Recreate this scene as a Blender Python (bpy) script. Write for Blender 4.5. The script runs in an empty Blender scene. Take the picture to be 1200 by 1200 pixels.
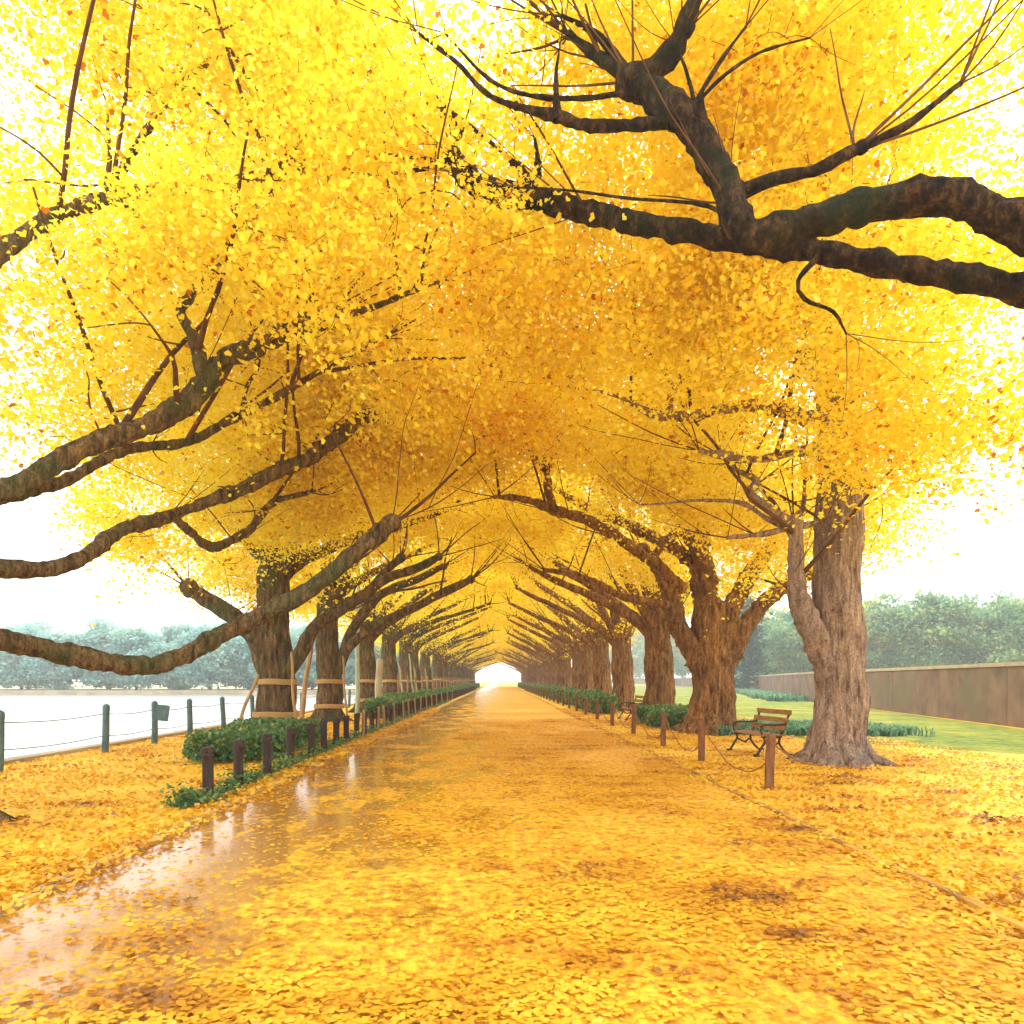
import bpy, bmesh, math, random
import numpy as np
from mathutils import Vector, noise

rng = np.random.default_rng(7)
random.seed(7)
SC = bpy.context.scene
COL = SC.collection
R = math.radians

# ------------------------------------------------------------------ frame of the view
F = 850.0 / 1200.0          # focal length / picture width
VX, VY = 585.0, 797.0       # vanishing point in 1200 px
H = 1.6


def at(px, py, Y):
    """world point seen at pixel px,py at distance Y down the avenue"""
    return np.array([(px - VX) / 850.0 * Y, Y, H + (VY - py) / 850.0 * Y])


# ------------------------------------------------------------------ object helpers
def tag(o, label=None, cat=None, group=None, kind=None):
    if label: o['label'] = label
    if cat: o['category'] = cat
    if group: o['group'] = group
    if kind: o['kind'] = kind
    return o


def empty(name, loc, rz=0.0):
    o = bpy.data.objects.new(name, None)
    o.location = loc
    o.rotation_euler = (0, 0, rz)
    o.empty_display_size = 0.2
    COL.objects.link(o)
    return o


def np_mesh(name, V, faces_idx, k, smooth=False, tone=None):
    """V (n,3); faces_idx (m,k) all same size"""
    me = bpy.data.meshes.new(name)
    n, m = len(V), len(faces_idx)
    me.vertices.add(n)
    me.vertices.foreach_set('co', np.ascontiguousarray(V, dtype=np.float32).ravel())
    me.loops.add(m * k)
    me.loops.foreach_set('vertex_index', np.ascontiguousarray(faces_idx, dtype=np.int32).ravel())
    me.polygons.add(m)
    me.polygons.foreach_set('loop_start', np.arange(m, dtype=np.int32) * k)
    try:
        me.polygons.foreach_set('loop_total', np.full(m, k, dtype=np.int32))
    except Exception:
        pass
    if smooth:
        me.polygons.foreach_set('use_smooth', np.ones(m, dtype=bool))
    if tone is not None:
        a = me.attributes.new('tone', 'FLOAT', 'FACE')
        a.data.foreach_set('value', np.ascontiguousarray(tone, dtype=np.float32))
    me.update(calc_edges=True)
    return me


def link(name, me, mat, parent=None):
    o = bpy.data.objects.new(name, me)
    if mat is not None and not me.materials:
        me.materials.append(mat)
    COL.objects.link(o)
    if parent is not None: o.parent = parent
    return o


def copy_tree(o, parent=None):
    c = o.copy()
    COL.objects.link(c)
    c.parent = parent
    for ch in list(o.children):
        copy_tree(ch, c)
    return c


# ------------------------------------------------------------------ tubes
class Tubes:
    def __init__(s):
        s.V = []; s.Fa = []; s.n = 0

    def add(s, pts, rad, seg=8, rough=0.0, fs=3.0, cap=True):
        pts = np.asarray(pts, float); rad = np.asarray(rad, float)
        n = len(pts)
        T = np.gradient(pts, axis=0)
        T /= (np.linalg.norm(T, axis=1)[:, None] + 1e-9)
        up = np.array([0, 0, 1.0]) if abs(T[0][2]) < 0.9 else np.array([1.0, 0, 0])
        N = np.zeros_like(pts)
        v = np.cross(T[0], up); v /= np.linalg.norm(v)
        N[0] = v
        for i in range(1, n):
            v = N[i - 1] - T[i] * np.dot(N[i - 1], T[i])
            N[i] = v / (np.linalg.norm(v) + 1e-9)
        B = np.cross(T, N)
        a = np.linspace(0, 2 * math.pi, seg, endpoint=False)
        ring = (np.cos(a)[None, :, None] * N[:, None, :] + np.sin(a)[None, :, None] * B[:, None, :])
        rr = np.repeat(rad[:, None], seg, 1)
        if rough > 0:
            for i in range(n):
                for j in range(seg):
                    p = pts[i] + ring[i, j] * rad[i]
                    q = Vector((p[0] * fs, p[1] * fs, p[2] * fs * 0.6))
                    w = noise.noise(q) + 0.5 * noise.noise(q * 2.3)
                    rr[i, j] *= 1 + rough * w
        V = pts[:, None, :] + ring * rr[:, :, None]
        V = V.reshape(-1, 3)
        i = np.arange(n - 1)[:, None]; j = np.arange(seg)[None, :]
        j2 = (j + 1) % seg
        f = np.stack([i * seg + j, i * seg + j2, (i + 1) * seg + j2, (i + 1) * seg + j], -1).reshape(-1, 4)
        if cap:
            c = np.array([pts[-1] + T[-1] * rad[-1] * 0.6])
            base = len(V)
            V = np.vstack([V, c])
            jj = np.arange(0, seg)
            e = (n - 1) * seg
            f2 = np.stack([e + jj, e + (jj + 1) % seg, np.full(seg, base), np.full(seg, base)], -1)
            s.tri = getattr(s, 'tri', [])
            s.tri.append(f2[:, :3] + s.n)
        s.V.append(V); s.Fa.append(f + s.n); s.n += len(V)

    def blob(s, c, r, seg=14, rough=0.30):
        n = 11
        t = np.sin(np.linspace(-math.pi / 2, math.pi / 2, n))
        pts = np.array([[c[0], c[1], c[2] + r * x] for x in t])
        rad = np.maximum(r * np.sqrt(np.clip(1 - t * t, 0, 1)), r * .03)
        s.add(pts, rad, seg, rough, .9 / r, cap=True)

    def mesh(s, name):
        V = np.vstack(s.V)
        Fq = np.vstack(s.Fa)
        tri = np.vstack(s.tri) if getattr(s, 'tri', None) else np.zeros((0, 3), int)
        me = bpy.data.meshes.new(name)
        nq, nt = len(Fq), len(tri)
        me.vertices.add(len(V)); me.vertices.foreach_set('co', V.astype(np.float32).ravel())
        idx = np.concatenate([Fq.ravel(), tri.ravel()]).astype(np.int32)
        me.loops.add(len(idx)); me.loops.foreach_set('vertex_index', idx)
        me.polygons.add(nq + nt)
        ls = np.concatenate([np.arange(nq) * 4, nq * 4 + np.arange(nt) * 3]).astype(np.int32)
        me.polygons.foreach_set('loop_start', ls)
        try:
            me.polygons.foreach_set('loop_total', np.concatenate([np.full(nq, 4), np.full(nt, 3)]).astype(np.int32))
        except Exception:
            pass
        me.polygons.foreach_set('use_smooth', np.ones(nq + nt, dtype=bool))
        me.update(calc_edges=True)
        return me


def spline(P, rad, step=0.25, wob=0.0, seed=0):
    """Catmull-Rom through control points, resampled"""
    P = np.asarray(P, float); rad = np.asarray(rad, float)
    if len(P) == 2:
        P = np.array([P[0], (P[0] + P[1]) / 2, P[1]]); rad = np.array([rad[0], (rad[0] + rad[1]) / 2, rad[1]])
    Q = np.vstack([2 * P[0] - P[1], P, 2 * P[-1] - P[-2]])
    out = []; ro = []
    for i in range(len(P) - 1):
        p0, p1, p2, p3 = Q[i], Q[i + 1], Q[i + 2], Q[i + 3]
        L = np.linalg.norm(p2 - p1)
        m = max(2, int(L / step))
        for t in np.linspace(0, 1, m, endpoint=False):
            out.append(0.5 * ((2 * p1) + (-p0 + p2) * t + (2 * p0 - 5 * p1 + 4 * p2 - p3) * t * t + (-p0 + 3 * p1 - 3 * p2 + p3) * t ** 3))
            ro.append(rad[i] * (1 - t) + rad[i + 1] * t)
    out.append(P[-1]); ro.append(rad[-1])
    out = np.array(out); ro = np.array(ro)
    if wob:
        for i in range(1, len(out)):
            q = Vector(out[i] * 0.8) + Vector((seed * 3.1, seed * 1.7, 0))
            v = noise.noise_vector(q)
            out[i] += np.array(v) * wob * min(1, i / 4)
    return out, ro


# ------------------------------------------------------------------ materials
def mat(name):
    m = bpy.data.materials.new(name); m.use_nodes = True
    nt = m.node_tree; nt.nodes.clear()
    out = nt.nodes.new('ShaderNodeOutputMaterial')
    return m, nt, out


def N(nt, t, **kw):
    n = nt.nodes.new(t)
    for k, v in kw.items():
        if k.startswith('i_'):
            n.inputs[k[2:].replace('_', ' ')].default_value = v
        else:
            setattr(n, k, v)
    return n


def ramp(nt, fac, stops):
    r = nt.nodes.new('ShaderNodeValToRGB')
    els = r.color_ramp.elements
    while len(els) > 1: els.remove(els[-1])
    els[0].position = stops[0][0]; els[0].color = (*stops[0][1], 1)
    for p, c in stops[1:]:
        e = els.new(p); e.color = (*c, 1)
    nt.links.new(fac, r.inputs[0])
    return r.outputs[0]


def noise_fac(nt, scale, detail=3, vec=None, rough=0.55, stretch=None, world=False):
    if vec is None:
        if world:
            g = nt.nodes.new('ShaderNodeNewGeometry'); vec = g.outputs['Position']
        else:
            tc = nt.nodes.new('ShaderNodeTexCoord'); vec = tc.outputs['Object']
    if stretch:
        mp = nt.nodes.new('ShaderNodeMapping'); mp.inputs['Scale'].default_value = stretch
        nt.links.new(vec, mp.inputs[0]); vec = mp.outputs[0]
    n = nt.nodes.new('ShaderNodeTexNoise')
    n.inputs['Scale'].default_value = scale; n.inputs['Detail'].default_value = detail
    n.inputs['Roughness'].default_value = rough
    nt.links.new(vec, n.inputs['Vector'])
    return n.outputs[0]


def mixc(nt, fac, a, b, mode='MIX'):
    m = nt.nodes.new('ShaderNodeMix'); m.data_type = 'RGBA'; m.blend_type = mode
    for s, v in ((m.inputs[0], fac), (m.inputs[6], a), (m.inputs[7], b)):
        if hasattr(v, 'is_output') or hasattr(v, 'links') and not isinstance(v, (tuple, list)):
            nt.links.new(v, s)
        elif isinstance(v, (int, float)):
            s.default_value = v
        else:
            s.default_value = (*v, 1)
    return m.outputs[2]


def leaf_mat(name, stops, trans=0.5, world_var=None, gloss=0.0):
    m, nt, out = mat(name)
    a = N(nt, 'ShaderNodeAttribute', attribute_name='tone')
    c = ramp(nt, a.outputs['Fac'], stops)
    if world_var:
        f = noise_fac(nt, world_var[0], 2, world=True)
        f2 = ramp(nt, f, [(0.5, (0, 0, 0)), (0.75, (1, 1, 1))])
        c = mixc(nt, f2, c, mixc(nt, 1.0, c, world_var[1], 'MULTIPLY'))
    d = N(nt, 'ShaderNodeBsdfDiffuse'); t = N(nt, 'ShaderNodeBsdfTranslucent')
    nt.links.new(c, d.inputs[0]); nt.links.new(c, t.inputs[0])
    mx = N(nt, 'ShaderNodeMixShader'); mx.inputs[0].default_value = trans
    nt.links.new(d.outputs[0], mx.inputs[1]); nt.links.new(t.outputs[0], mx.inputs[2])
    res = mx.outputs[0]
    if gloss:
        g = N(nt, 'ShaderNodeBsdfGlossy'); g.inputs['Roughness'].default_value = 0.4
        m2 = N(nt, 'ShaderNodeMixShader'); m2.inputs[0].default_value = gloss
        nt.links.new(res, m2.inputs[1]); nt.links.new(g.outputs[0], m2.inputs[2]); res = m2.outputs[0]
    nt.links.new(res, out.inputs[0])
    return m


def surf(name, stops, scale, rough=0.85, detail=5, stretch=None, bump=0.0, bscale=None, spec=0.3, second=None):
    m, nt, out = mat(name)
    f = noise_fac(nt, scale, detail, stretch=stretch)
    c = ramp(nt, f, stops)
    if second:   # (scale, lo, hi, colour)
        f2 = noise_fac(nt, second[0], 4)
        k = ramp(nt, f2, [(second[1], (0, 0, 0)), (second[2], (1, 1, 1))])
        c = mixc(nt, k, c, second[3])
    b = N(nt, 'ShaderNodeBsdfPrincipled')
    b.inputs['Roughness'].default_value = rough
    b.inputs['Specular IOR Level'].default_value = spec
    nt.links.new(c, b.inputs['Base Color'])
    if bump:
        bf = noise_fac(nt, bscale or scale * 3, 6, stretch=stretch)
        bn = N(nt, 'ShaderNodeBump'); bn.inputs['Strength'].default_value = bump; bn.inputs['Distance'].default_value = 0.06
        nt.links.new(bf, bn.inputs['Height']); nt.links.new(bn.outputs[0], b.inputs['Normal'])
    nt.links.new(b.outputs[0], out.inputs[0])
    return m


YEL = [(0.0, (0.55, 0.20, 0.012)), (0.05, (0.88, 0.50, 0.02)), (0.22, (0.95, 0.76, 0.035)), (0.5, (0.97, 0.86, 0.07)), (0.85, (0.97, 0.89, 0.12)), (1.0, (0.95, 0.90, 0.22))]
M = {}
M['leaf'] = leaf_mat('yellow_leaves', YEL, 0.5, (0.22, (0.98, 0.86, 0.7)))
M['litter'] = leaf_mat('fallen_leaf', [(0, (0.26, 0.10, 0.02)), (0.2, (0.56, 0.23, 0.015)), (0.5, (0.76, 0.42, 0.02)), (1, (0.86, 0.58, 0.04))], 0.25, None, 0.06)
M['green'] = leaf_mat('hedge_leaves', [(0, (0.05, 0.14, 0.05)), (0.5, (0.10, 0.24, 0.07)), (0.9, (0.22, 0.36, 0.10)), (1, (0.6, 0.42, 0.04))], 0.35, None, 0.05)
M['teal'] = leaf_mat('hazed_blue_green_leaves', [(0, (0.20, 0.42, 0.40)), (0.5, (0.32, 0.56, 0.50)), (1, (0.48, 0.62, 0.50))], 0.4)  # albedo raised and paled: distance haze over the far shore put into the leaf colour
M['wood_green'] = leaf_mat('woodland_leaves', [(0, (0.08, 0.24, 0.16)), (0.5, (0.20, 0.40, 0.22)), (1, (0.46, 0.56, 0.22))], 0.45)
M['conifer'] = leaf_mat('conifer_needles', [(0, (0.015, 0.07, 0.05)), (1, (0.05, 0.15, 0.10))], 0.2)
M['strap'] = leaf_mat('strap_leaves', [(0, (0.07, 0.20, 0.13)), (0.6, (0.17, 0.34, 0.22)), (1, (0.38, 0.50, 0.26))], 0.35)
def bark_mat(name, c0, c1, c2, patch, fz=.28, sc=7.0):
    m, nt, out = mat(name)
    fiss = noise_fac(nt, sc, 7, rough=.7, stretch=(1.5, 1.5, fz))
    big = noise_fac(nt, 1.1, 4); fine = noise_fac(nt, 40, 4, stretch=(1, 1, .5))
    c = ramp(nt, fiss, [(0.36, c0), (0.5, c1), (0.66, c2)])
    k = ramp(nt, big, [(0.48, (0, 0, 0)), (0.66, (1, 1, 1))])
    c = mixc(nt, k, c, mixc(nt, .65, c, patch))
    fk = ramp(nt, fine, [(0.35, (.6, .6, .6)), (0.6, (1.15, 1.15, 1.15))])
    c = mixc(nt, 1.0, c, fk, 'MULTIPLY')
    b = N(nt, 'ShaderNodeBsdfPrincipled'); b.inputs['Roughness'].default_value = .92; b.inputs['Specular IOR Level'].default_value = .2
    nt.links.new(c, b.inputs['Base Color'])
    bn = N(nt, 'ShaderNodeBump'); bn.inputs['Strength'].default_value = 1.0; bn.inputs['Distance'].default_value = .10
    nt.links.new(fiss, bn.inputs['Height']); nt.links.new(bn.outputs[0], b.inputs['Normal'])
    nt.links.new(b.outputs[0], out.inputs[0])
    return m


M['bark_r'] = bark_mat('warm_bark', (0.05, 0.022, 0.008), (0.28, 0.14, 0.045), (0.52, 0.29, 0.10), (0.16, 0.085, 0.04))
M['bark_p'] = bark_mat('pale_bark', (0.12, 0.075, 0.06), (0.36, 0.25, 0.18), (0.55, 0.42, 0.31), (0.26, 0.21, 0.19))
M['bark_l'] = bark_mat('mossy_bark', (0.03, 0.019, 0.010), (0.16, 0.10, 0.042), (0.34, 0.23, 0.10), (0.06, 0.10, 0.035))
M['bark_n'] = bark_mat('dark_branch_bark', (0.004, 0.003, 0.002), (0.035, 0.018, 0.008), (0.14, 0.075, 0.03), (0.02, 0.036, 0.013), fz=.8, sc=6.0)
M['twig'] = surf('twig_bark', [(0.3, (0.05, 0.022, 0.010)), (0.7, (0.17, 0.075, 0.028))], 3, 0.9)
M['band'] = surf('straw_band', [(0.3, (0.38, 0.23, 0.08)), (0.7, (0.60, 0.40, 0.16))], 14, 0.95, stretch=(1, 1, 6), bump=0.5, bscale=40)
M['post_l'] = surf('dark_post_wood', [(0.3, (0.022, 0.014, 0.014)), (0.7, (0.085, 0.05, 0.035))], 6, 0.7, stretch=(3, 3, 0.6), bump=0.5, bscale=25,
                   second=(5, 0.56, 0.7, (0.02, 0.05, 0.03)))
M['post_r'] = surf('brown_post_wood', [(0.3, (0.13, 0.05, 0.02)), (0.7, (0.32, 0.14, 0.05))], 6, 0.75, stretch=(3, 3, 0.6), bump=0.5, bscale=25)
M['rope'] = surf('rope', [(0.3, (0.22, 0.10, 0.03)), (0.7, (0.42, 0.22, 0.06))], 30, 0.9)
M['pale'] = surf('pale_pole_wood', [(0.3, (0.34, 0.30, 0.20)), (0.7, (0.58, 0.52, 0.36))], 5, 0.85, stretch=(3, 3, 0.5))
M['palegreen'] = surf('pale_green_pole', [(0.3, (0.36, 0.46, 0.38)), (0.7, (0.55, 0.62, 0.50))], 5, 0.7)
M['tan'] = surf('tan_stake_wood', [(0.3, (0.30, 0.18, 0.08)), (0.7, (0.52, 0.34, 0.15))], 5, 0.85, stretch=(3, 3, 0.5))
M['bluepost'] = surf('blue_grey_post', [(0.3, (0.05, 0.10, 0.11)), (0.7, (0.12, 0.19, 0.19))], 6, 0.7)
M['wire'] = surf('fence_wire', [(0.3, (0.12, 0.12, 0.12)), (0.7, (0.25, 0.24, 0.22))], 6, 0.6)
M['iron'] = surf('bench_iron', [(0.3, (0.03, 0.022, 0.015)), (0.7, (0.09, 0.055, 0.03))], 9, 0.55)
M['slat'] = surf('bench_slat', [(0.3, (0.22, 0.09, 0.025)), (0.7, (0.48, 0.23, 0.06))], 6, 0.65, stretch=(6, 0.6, 3))
M['kerb'] = surf('kerb_stone', [(0.3, (0.30, 0.20, 0.09)), (0.5, (0.46, 0.34, 0.16)), (0.6, (0.74, 0.44, 0.04))], 3.0, 0.6, 6)
M['pavewall'] = surf('wall_stone', [(0.3, (0.15, 0.09, 0.06)), (0.7, (0.34, 0.22, 0.15))], 0.9, 0.9, 8, second=(.35, .5, .65, (.2, .16, .10)))
M['coping'] = surf('wall_coping', [(0.3, (0.45, 0.36, 0.26)), (0.7, (0.6, 0.5, 0.38))], 2, 0.9)
M['bank'] = surf('bank_stone', [(0.3, (0.32, 0.26, 0.16)), (0.7, (0.5, 0.42, 0.28))], 0.6, 0.9)


M['bankgrass'] = surf('bank_grass', [(0.3, (0.30, 0.32, 0.16)), (0.7, (0.50, 0.46, 0.28))], 0.5, 0.9)


def ground_mat():
    m, nt, out = mat('leaf_covered_earth')
    f1 = noise_fac(nt, 14.0, 6, rough=0.7); f2 = noise_fac(nt, 0.35, 3)
    c = ramp(nt, f1, [(0.3, (0.45, 0.22, 0.02)), (0.42, (0.72, 0.42, 0.02)), (0.55, (0.86, 0.60, 0.03)), (0.75, (0.92, 0.72, 0.08))])
    k = ramp(nt, f2, [(0.5, (0, 0, 0)), (0.7, (1, 1, 1))])
    c = mixc(nt, k, c, mixc(nt, 1.0, c, (0.95, 0.8, 0.7), 'MULTIPLY'))
    b = N(nt, 'ShaderNodeBsdfPrincipled'); b.inputs['Roughness'].default_value = 0.75
    b.inputs['Specular IOR Level'].default_value = 0.25
    nt.links.new(c, b.inputs['Base Color'])
    bn = N(nt, 'ShaderNodeBump'); bn.inputs['Strength'].default_value = 0.6; bn.inputs['Distance'].default_value = 0.03
    nt.links.new(f1, bn.inputs['Height']); nt.links.new(bn.outputs[0], b.inputs['Normal'])
    nt.links.new(b.outputs[0], out.inputs[0])
    return m


def lawn_mat():
    m, nt, out = mat('lawn_grass')
    f1 = noise_fac(nt, 2.2, 9, rough=0.85); f2 = noise_fac(nt, 0.35, 6, rough=.7)
    c = ramp(nt, f1, [(0.38, (0.04, 0.08, 0.015)), (0.5, (0.13, 0.19, 0.025)), (0.62, (0.28, 0.29, 0.035))])
    k = ramp(nt, f2, [(0.45, (0, 0, 0)), (0.65, (1, 1, 1))])
    c = mixc(nt, k, c, mixc(nt, .5, c, (0.50, 0.38, 0.025)))
    b = N(nt, 'ShaderNodeBsdfPrincipled'); b.inputs['Roughness'].default_value = 0.9
    b.inputs['Specular IOR Level'].default_value = 0.1
    nt.links.new(c, b.inputs['Base Color']); nt.links.new(b.outputs[0], out.inputs[0])
    return m


def road_mat():
    """wet path: brown-grey fine gravel, water film on the left side, trodden leaf paste over it"""
    m, nt, out = mat('wet_leafy_path')
    tc = N(nt, 'ShaderNodeTexCoord'); sp = N(nt, 'ShaderNodeSeparateXYZ')
    nt.links.new(tc.outputs['Object'], sp.inputs[0])
    grit = noise_fac(nt, 60.0, 4, rough=0.7)
    base = ramp(nt, grit, [(0.3, (0.24, 0.10, 0.012)), (0.55, (0.48, 0.22, 0.018)), (0.8, (0.62, 0.34, 0.04))])
    n1 = noise_fac(nt, 1.3, 6, rough=0.65, stretch=(0.9, 0.5, 1))
    n2 = noise_fac(nt, 11.0, 6, rough=0.75, stretch=(1, 0.8, 1))
    # leaf paste cover, denser to the right
    mx = N(nt, 'ShaderNodeMapRange'); mx.inputs[1].default_value = -3.4; mx.inputs[2].default_value = 3.0
    mx.inputs[3].default_value = -0.35; mx.inputs[4].default_value = 0.06
    nt.links.new(sp.outputs[0], mx.inputs[0])
    a1 = N(nt, 'ShaderNodeMath', operation='MULTIPLY'); a1.inputs[1].default_value = 1.0; nt.links.new(n1, a1.inputs[0])
    a2 = N(nt, 'ShaderNodeMath', operation='MULTIPLY'); a2.inputs[1].default_value = 0.5; nt.links.new(n2, a2.inputs[0])
    s1 = N(nt, 'ShaderNodeMath', operation='ADD'); nt.links.new(a1.outputs[0], s1.inputs[0]); nt.links.new(a2.outputs[0], s1.inputs[1])
    s2 = N(nt, 'ShaderNodeMath', operation='ADD'); nt.links.new(s1.outputs[0], s2.inputs[0]); nt.links.new(mx.outputs[0], s2.inputs[1])
    cover = ramp(nt, s2.outputs[0], [(0.47, (0, 0, 0)), (0.60, (1, 1, 1))])
    paste = ramp(nt, n2, [(0.32, (0.22, 0.085, 0.012)), (0.44, (0.60, 0.28, 0.014)), (0.56, (0.82, 0.48, 0.02)), (0.74, (0.88, 0.64, 0.08))])
    c = mixc(nt, cover, base, paste)
    rgh = N(nt, 'ShaderNodeMapRange'); rgh.inputs[3].default_value = 0.13; rgh.inputs[4].default_value = 0.75
    nt.links.new(cover, rgh.inputs[0])
    b = N(nt, 'ShaderNodeBsdfPrincipled')
    b.inputs['Specular IOR Level'].default_value = 0.4
    nt.links.new(c, b.inputs['Base Color']); nt.links.new(rgh.outputs[0], b.inputs['Roughness'])
    bn = N(nt, 'ShaderNodeBump'); bn.inputs['Strength'].default_value = 0.35; bn.inputs['Distance'].default_value = 0.02
    hm = N(nt, 'ShaderNodeMath', operation='MULTIPLY_ADD'); nt.links.new(grit, hm.inputs[0]); hm.inputs[1].default_value = .35; nt.links.new(n2, hm.inputs[2])
    nt.links.new(hm.outputs[0], bn.inputs['Height']); nt.links.new(bn.outputs[0], b.inputs['Normal'])
    # thin water film
    inv = N(nt, 'ShaderNodeMath', operation='SUBTRACT'); inv.inputs[0].default_value = 1.0; nt.links.new(cover, inv.inputs[1])
    cwm = N(nt, 'ShaderNodeMath', operation='MULTIPLY'); cwm.inputs[1].default_value = .7; nt.links.new(inv.outputs[0], cwm.inputs[0]); nt.links.new(cwm.outputs[0], b.inputs['Coat Weight'])
    b.inputs['Coat Roughness'].default_value = 0.12
    nt.links.new(b.outputs[0], out.inputs[0])
    return m


def water_mat():
    m, nt, out = mat('moat_water')
    b = N(nt, 'ShaderNodeBsdfPrincipled')
    b.inputs['Base Color'].default_value = (0.42, 0.47, 0.48, 1)
    b.inputs['Roughness'].default_value = 0.22
    b.inputs['Specular IOR Level'].default_value = 0.8
    f = noise_fac(nt, 2.2, 4, stretch=(1, 2, 1))
    bn = N(nt, 'ShaderNodeBump'); bn.inputs['Strength'].default_value = 0.8; bn.inputs['Distance'].default_value = 0.08
    nt.links.new(f, bn.inputs['Height']); nt.links.new(bn.outputs[0], b.inputs['Normal'])
    nt.links.new(b.outputs[0], out.inputs[0])
    return m


M['ground'] = ground_mat(); M['lawn'] = lawn_mat(); M['road'] = road_mat(); M['water'] = water_mat()


# ------------------------------------------------------------------ simple solids
def box_bm(bm, x0, x1, y0, y1, z0, z1, bev=0.0):
    vs = [bm.verts.new(c) for c in ((x0, y0, z0), (x1, y0, z0), (x1, y1, z0), (x0, y1, z0), (x0, y0, z1), (x1, y0, z1), (x1, y1, z1), (x0, y1, z1))]
    fs = [(0, 3, 2, 1), (4, 5, 6, 7), (0, 1, 5, 4), (1, 2, 6, 5), (2, 3, 7, 6), (3, 0, 4, 7)]
    nf = [bm.faces.new([vs[i] for i in f]) for f in fs]
    if bev:
        es = list({e for f in nf for e in f.edges})
        bmesh.ops.bevel(bm, geom=es, offset=bev, segments=2, affect='EDGES')


def bm_obj(name, bm, m, parent=None, smooth=False):
    bmesh.ops.recalc_face_normals(bm, faces=bm.faces)
    me = bpy.data.meshes.new(name); bm.to_mesh(me); bm.free()
    if smooth:
        for p in me.polygons: p.use_smooth = True
    return link(name, me, m, parent)


def sheet(name, polys, z, m, kind='structure'):
    bm = bmesh.new()
    for poly in polys:
        bm.faces.new([bm.verts.new((x, y, z)) for x, y in poly])
    bmesh.ops.recalc_face_normals(bm, faces=bm.faces)
    for f in bm.faces:
        if f.normal.z < 0: f.normal_flip()
    me = bpy.data.meshes.new(name); bm.to_mesh(me); bm.free()
    o = link(name, me, m)
    o['kind'] = kind
    return o


# ------------------------------------------------------------------ leaves
KITE = np.array([[0, 0, 0], [-.52, .55, .10], [0, .95, -.04], [.52, .55, .10]])
FAN = np.array([[0, 0, 0], [-.55, .48, .07], [-.34, .86, .03], [0, .74, 0], [.34, .86, .05], [.55, .48, .09]])


def leaves(P, size, tmpl=KITE, up_bias=0.35, flat=None):
    n = len(P)
    nor = rng.normal(size=(n, 3))
    if flat is not None:
        nor = nor * flat; nor[:, 2] = 1
    else:
        nor[:, 2] = np.abs(nor[:, 2]) + up_bias
    nor /= np.linalg.norm(nor, axis=1)[:, None]
    a = rng.normal(size=(n, 3))
    t = np.cross(nor, a); t /= np.linalg.norm(t, axis=1)[:, None]
    b = np.cross(nor, t)
    k = len(tmpl)
    V = (P[:, None, :] + size[:, None, None] * (tmpl[None, :, 0, None] * t[:, None, :] + (tmpl[None, :, 1, None] - 0.4) * b[:, None, :] + tmpl[None, :, 2, None] * nor[:, None, :]))
    f = np.arange(n * k).reshape(n, k)
    return V.reshape(-1, 3), f


def leaf_mesh(name, P, size, tmpl=KITE, tone=None, **kw):
    V, f = leaves(P, size, tmpl, **kw)
    if tone is None: tone = rng.random(len(P))
    return np_mesh(name, V, f, len(tmpl), tone=tone)


# ------------------------------------------------------------------ avenue trees
# local frame: origin at trunk base; side=+1 road lies toward +x (left row), side=-1 road toward -x (right row)
def under(u):   # height of the leaf ceiling over distance u from trunk towards the road
    return 4.1 + 2.6 * math.sin(max(0, min(1, u / 7.0)) * math.pi / 2) + 0.12 * max(0, -u)


def trunk_tube(tb, r0, hgt, lean=0.0, flare=1.35, seg=72, rough=0.14, top=0.72):
    zs = np.concatenate([np.linspace(0, 0.6, 7), np.linspace(0.75, hgt, int(hgt / 0.11))])
    zs[0] = -0.05
    pts = np.array([[lean * z * 0.1 + 0.05 * math.sin(z * 1.3), 0.04 * math.sin(z + 1), z] for z in zs])
    rad = np.array([r0 * (1 + (flare - 1) * math.exp(-max(z, 0) / 0.28)) * (1 + (top - 1) * (max(z, 0) / hgt)) for z in zs])
    tb.add(pts, rad, seg, rough, 1.9)
    V = tb.V[-1]
    for i in range(len(V) - 1):
        p = V[i]
        a = math.atan2(p[1], p[0])
        k = noise.noise(Vector((math.cos(a) * 4.2, math.sin(a) * 4.2, p[2] * .55)))
        k2 = noise.noise(Vector((math.cos(a) * 9.0, math.sin(a) * 9.0, p[2] * 1.3)))
        f = 1 - .10 * (1 - min(1, abs(k) * 4)) - .05 * (1 - min(1, abs(k2) * 4)) + .03
        V[i, 0] = p[0] * f; V[i, 1] = p[1] * f


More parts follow.
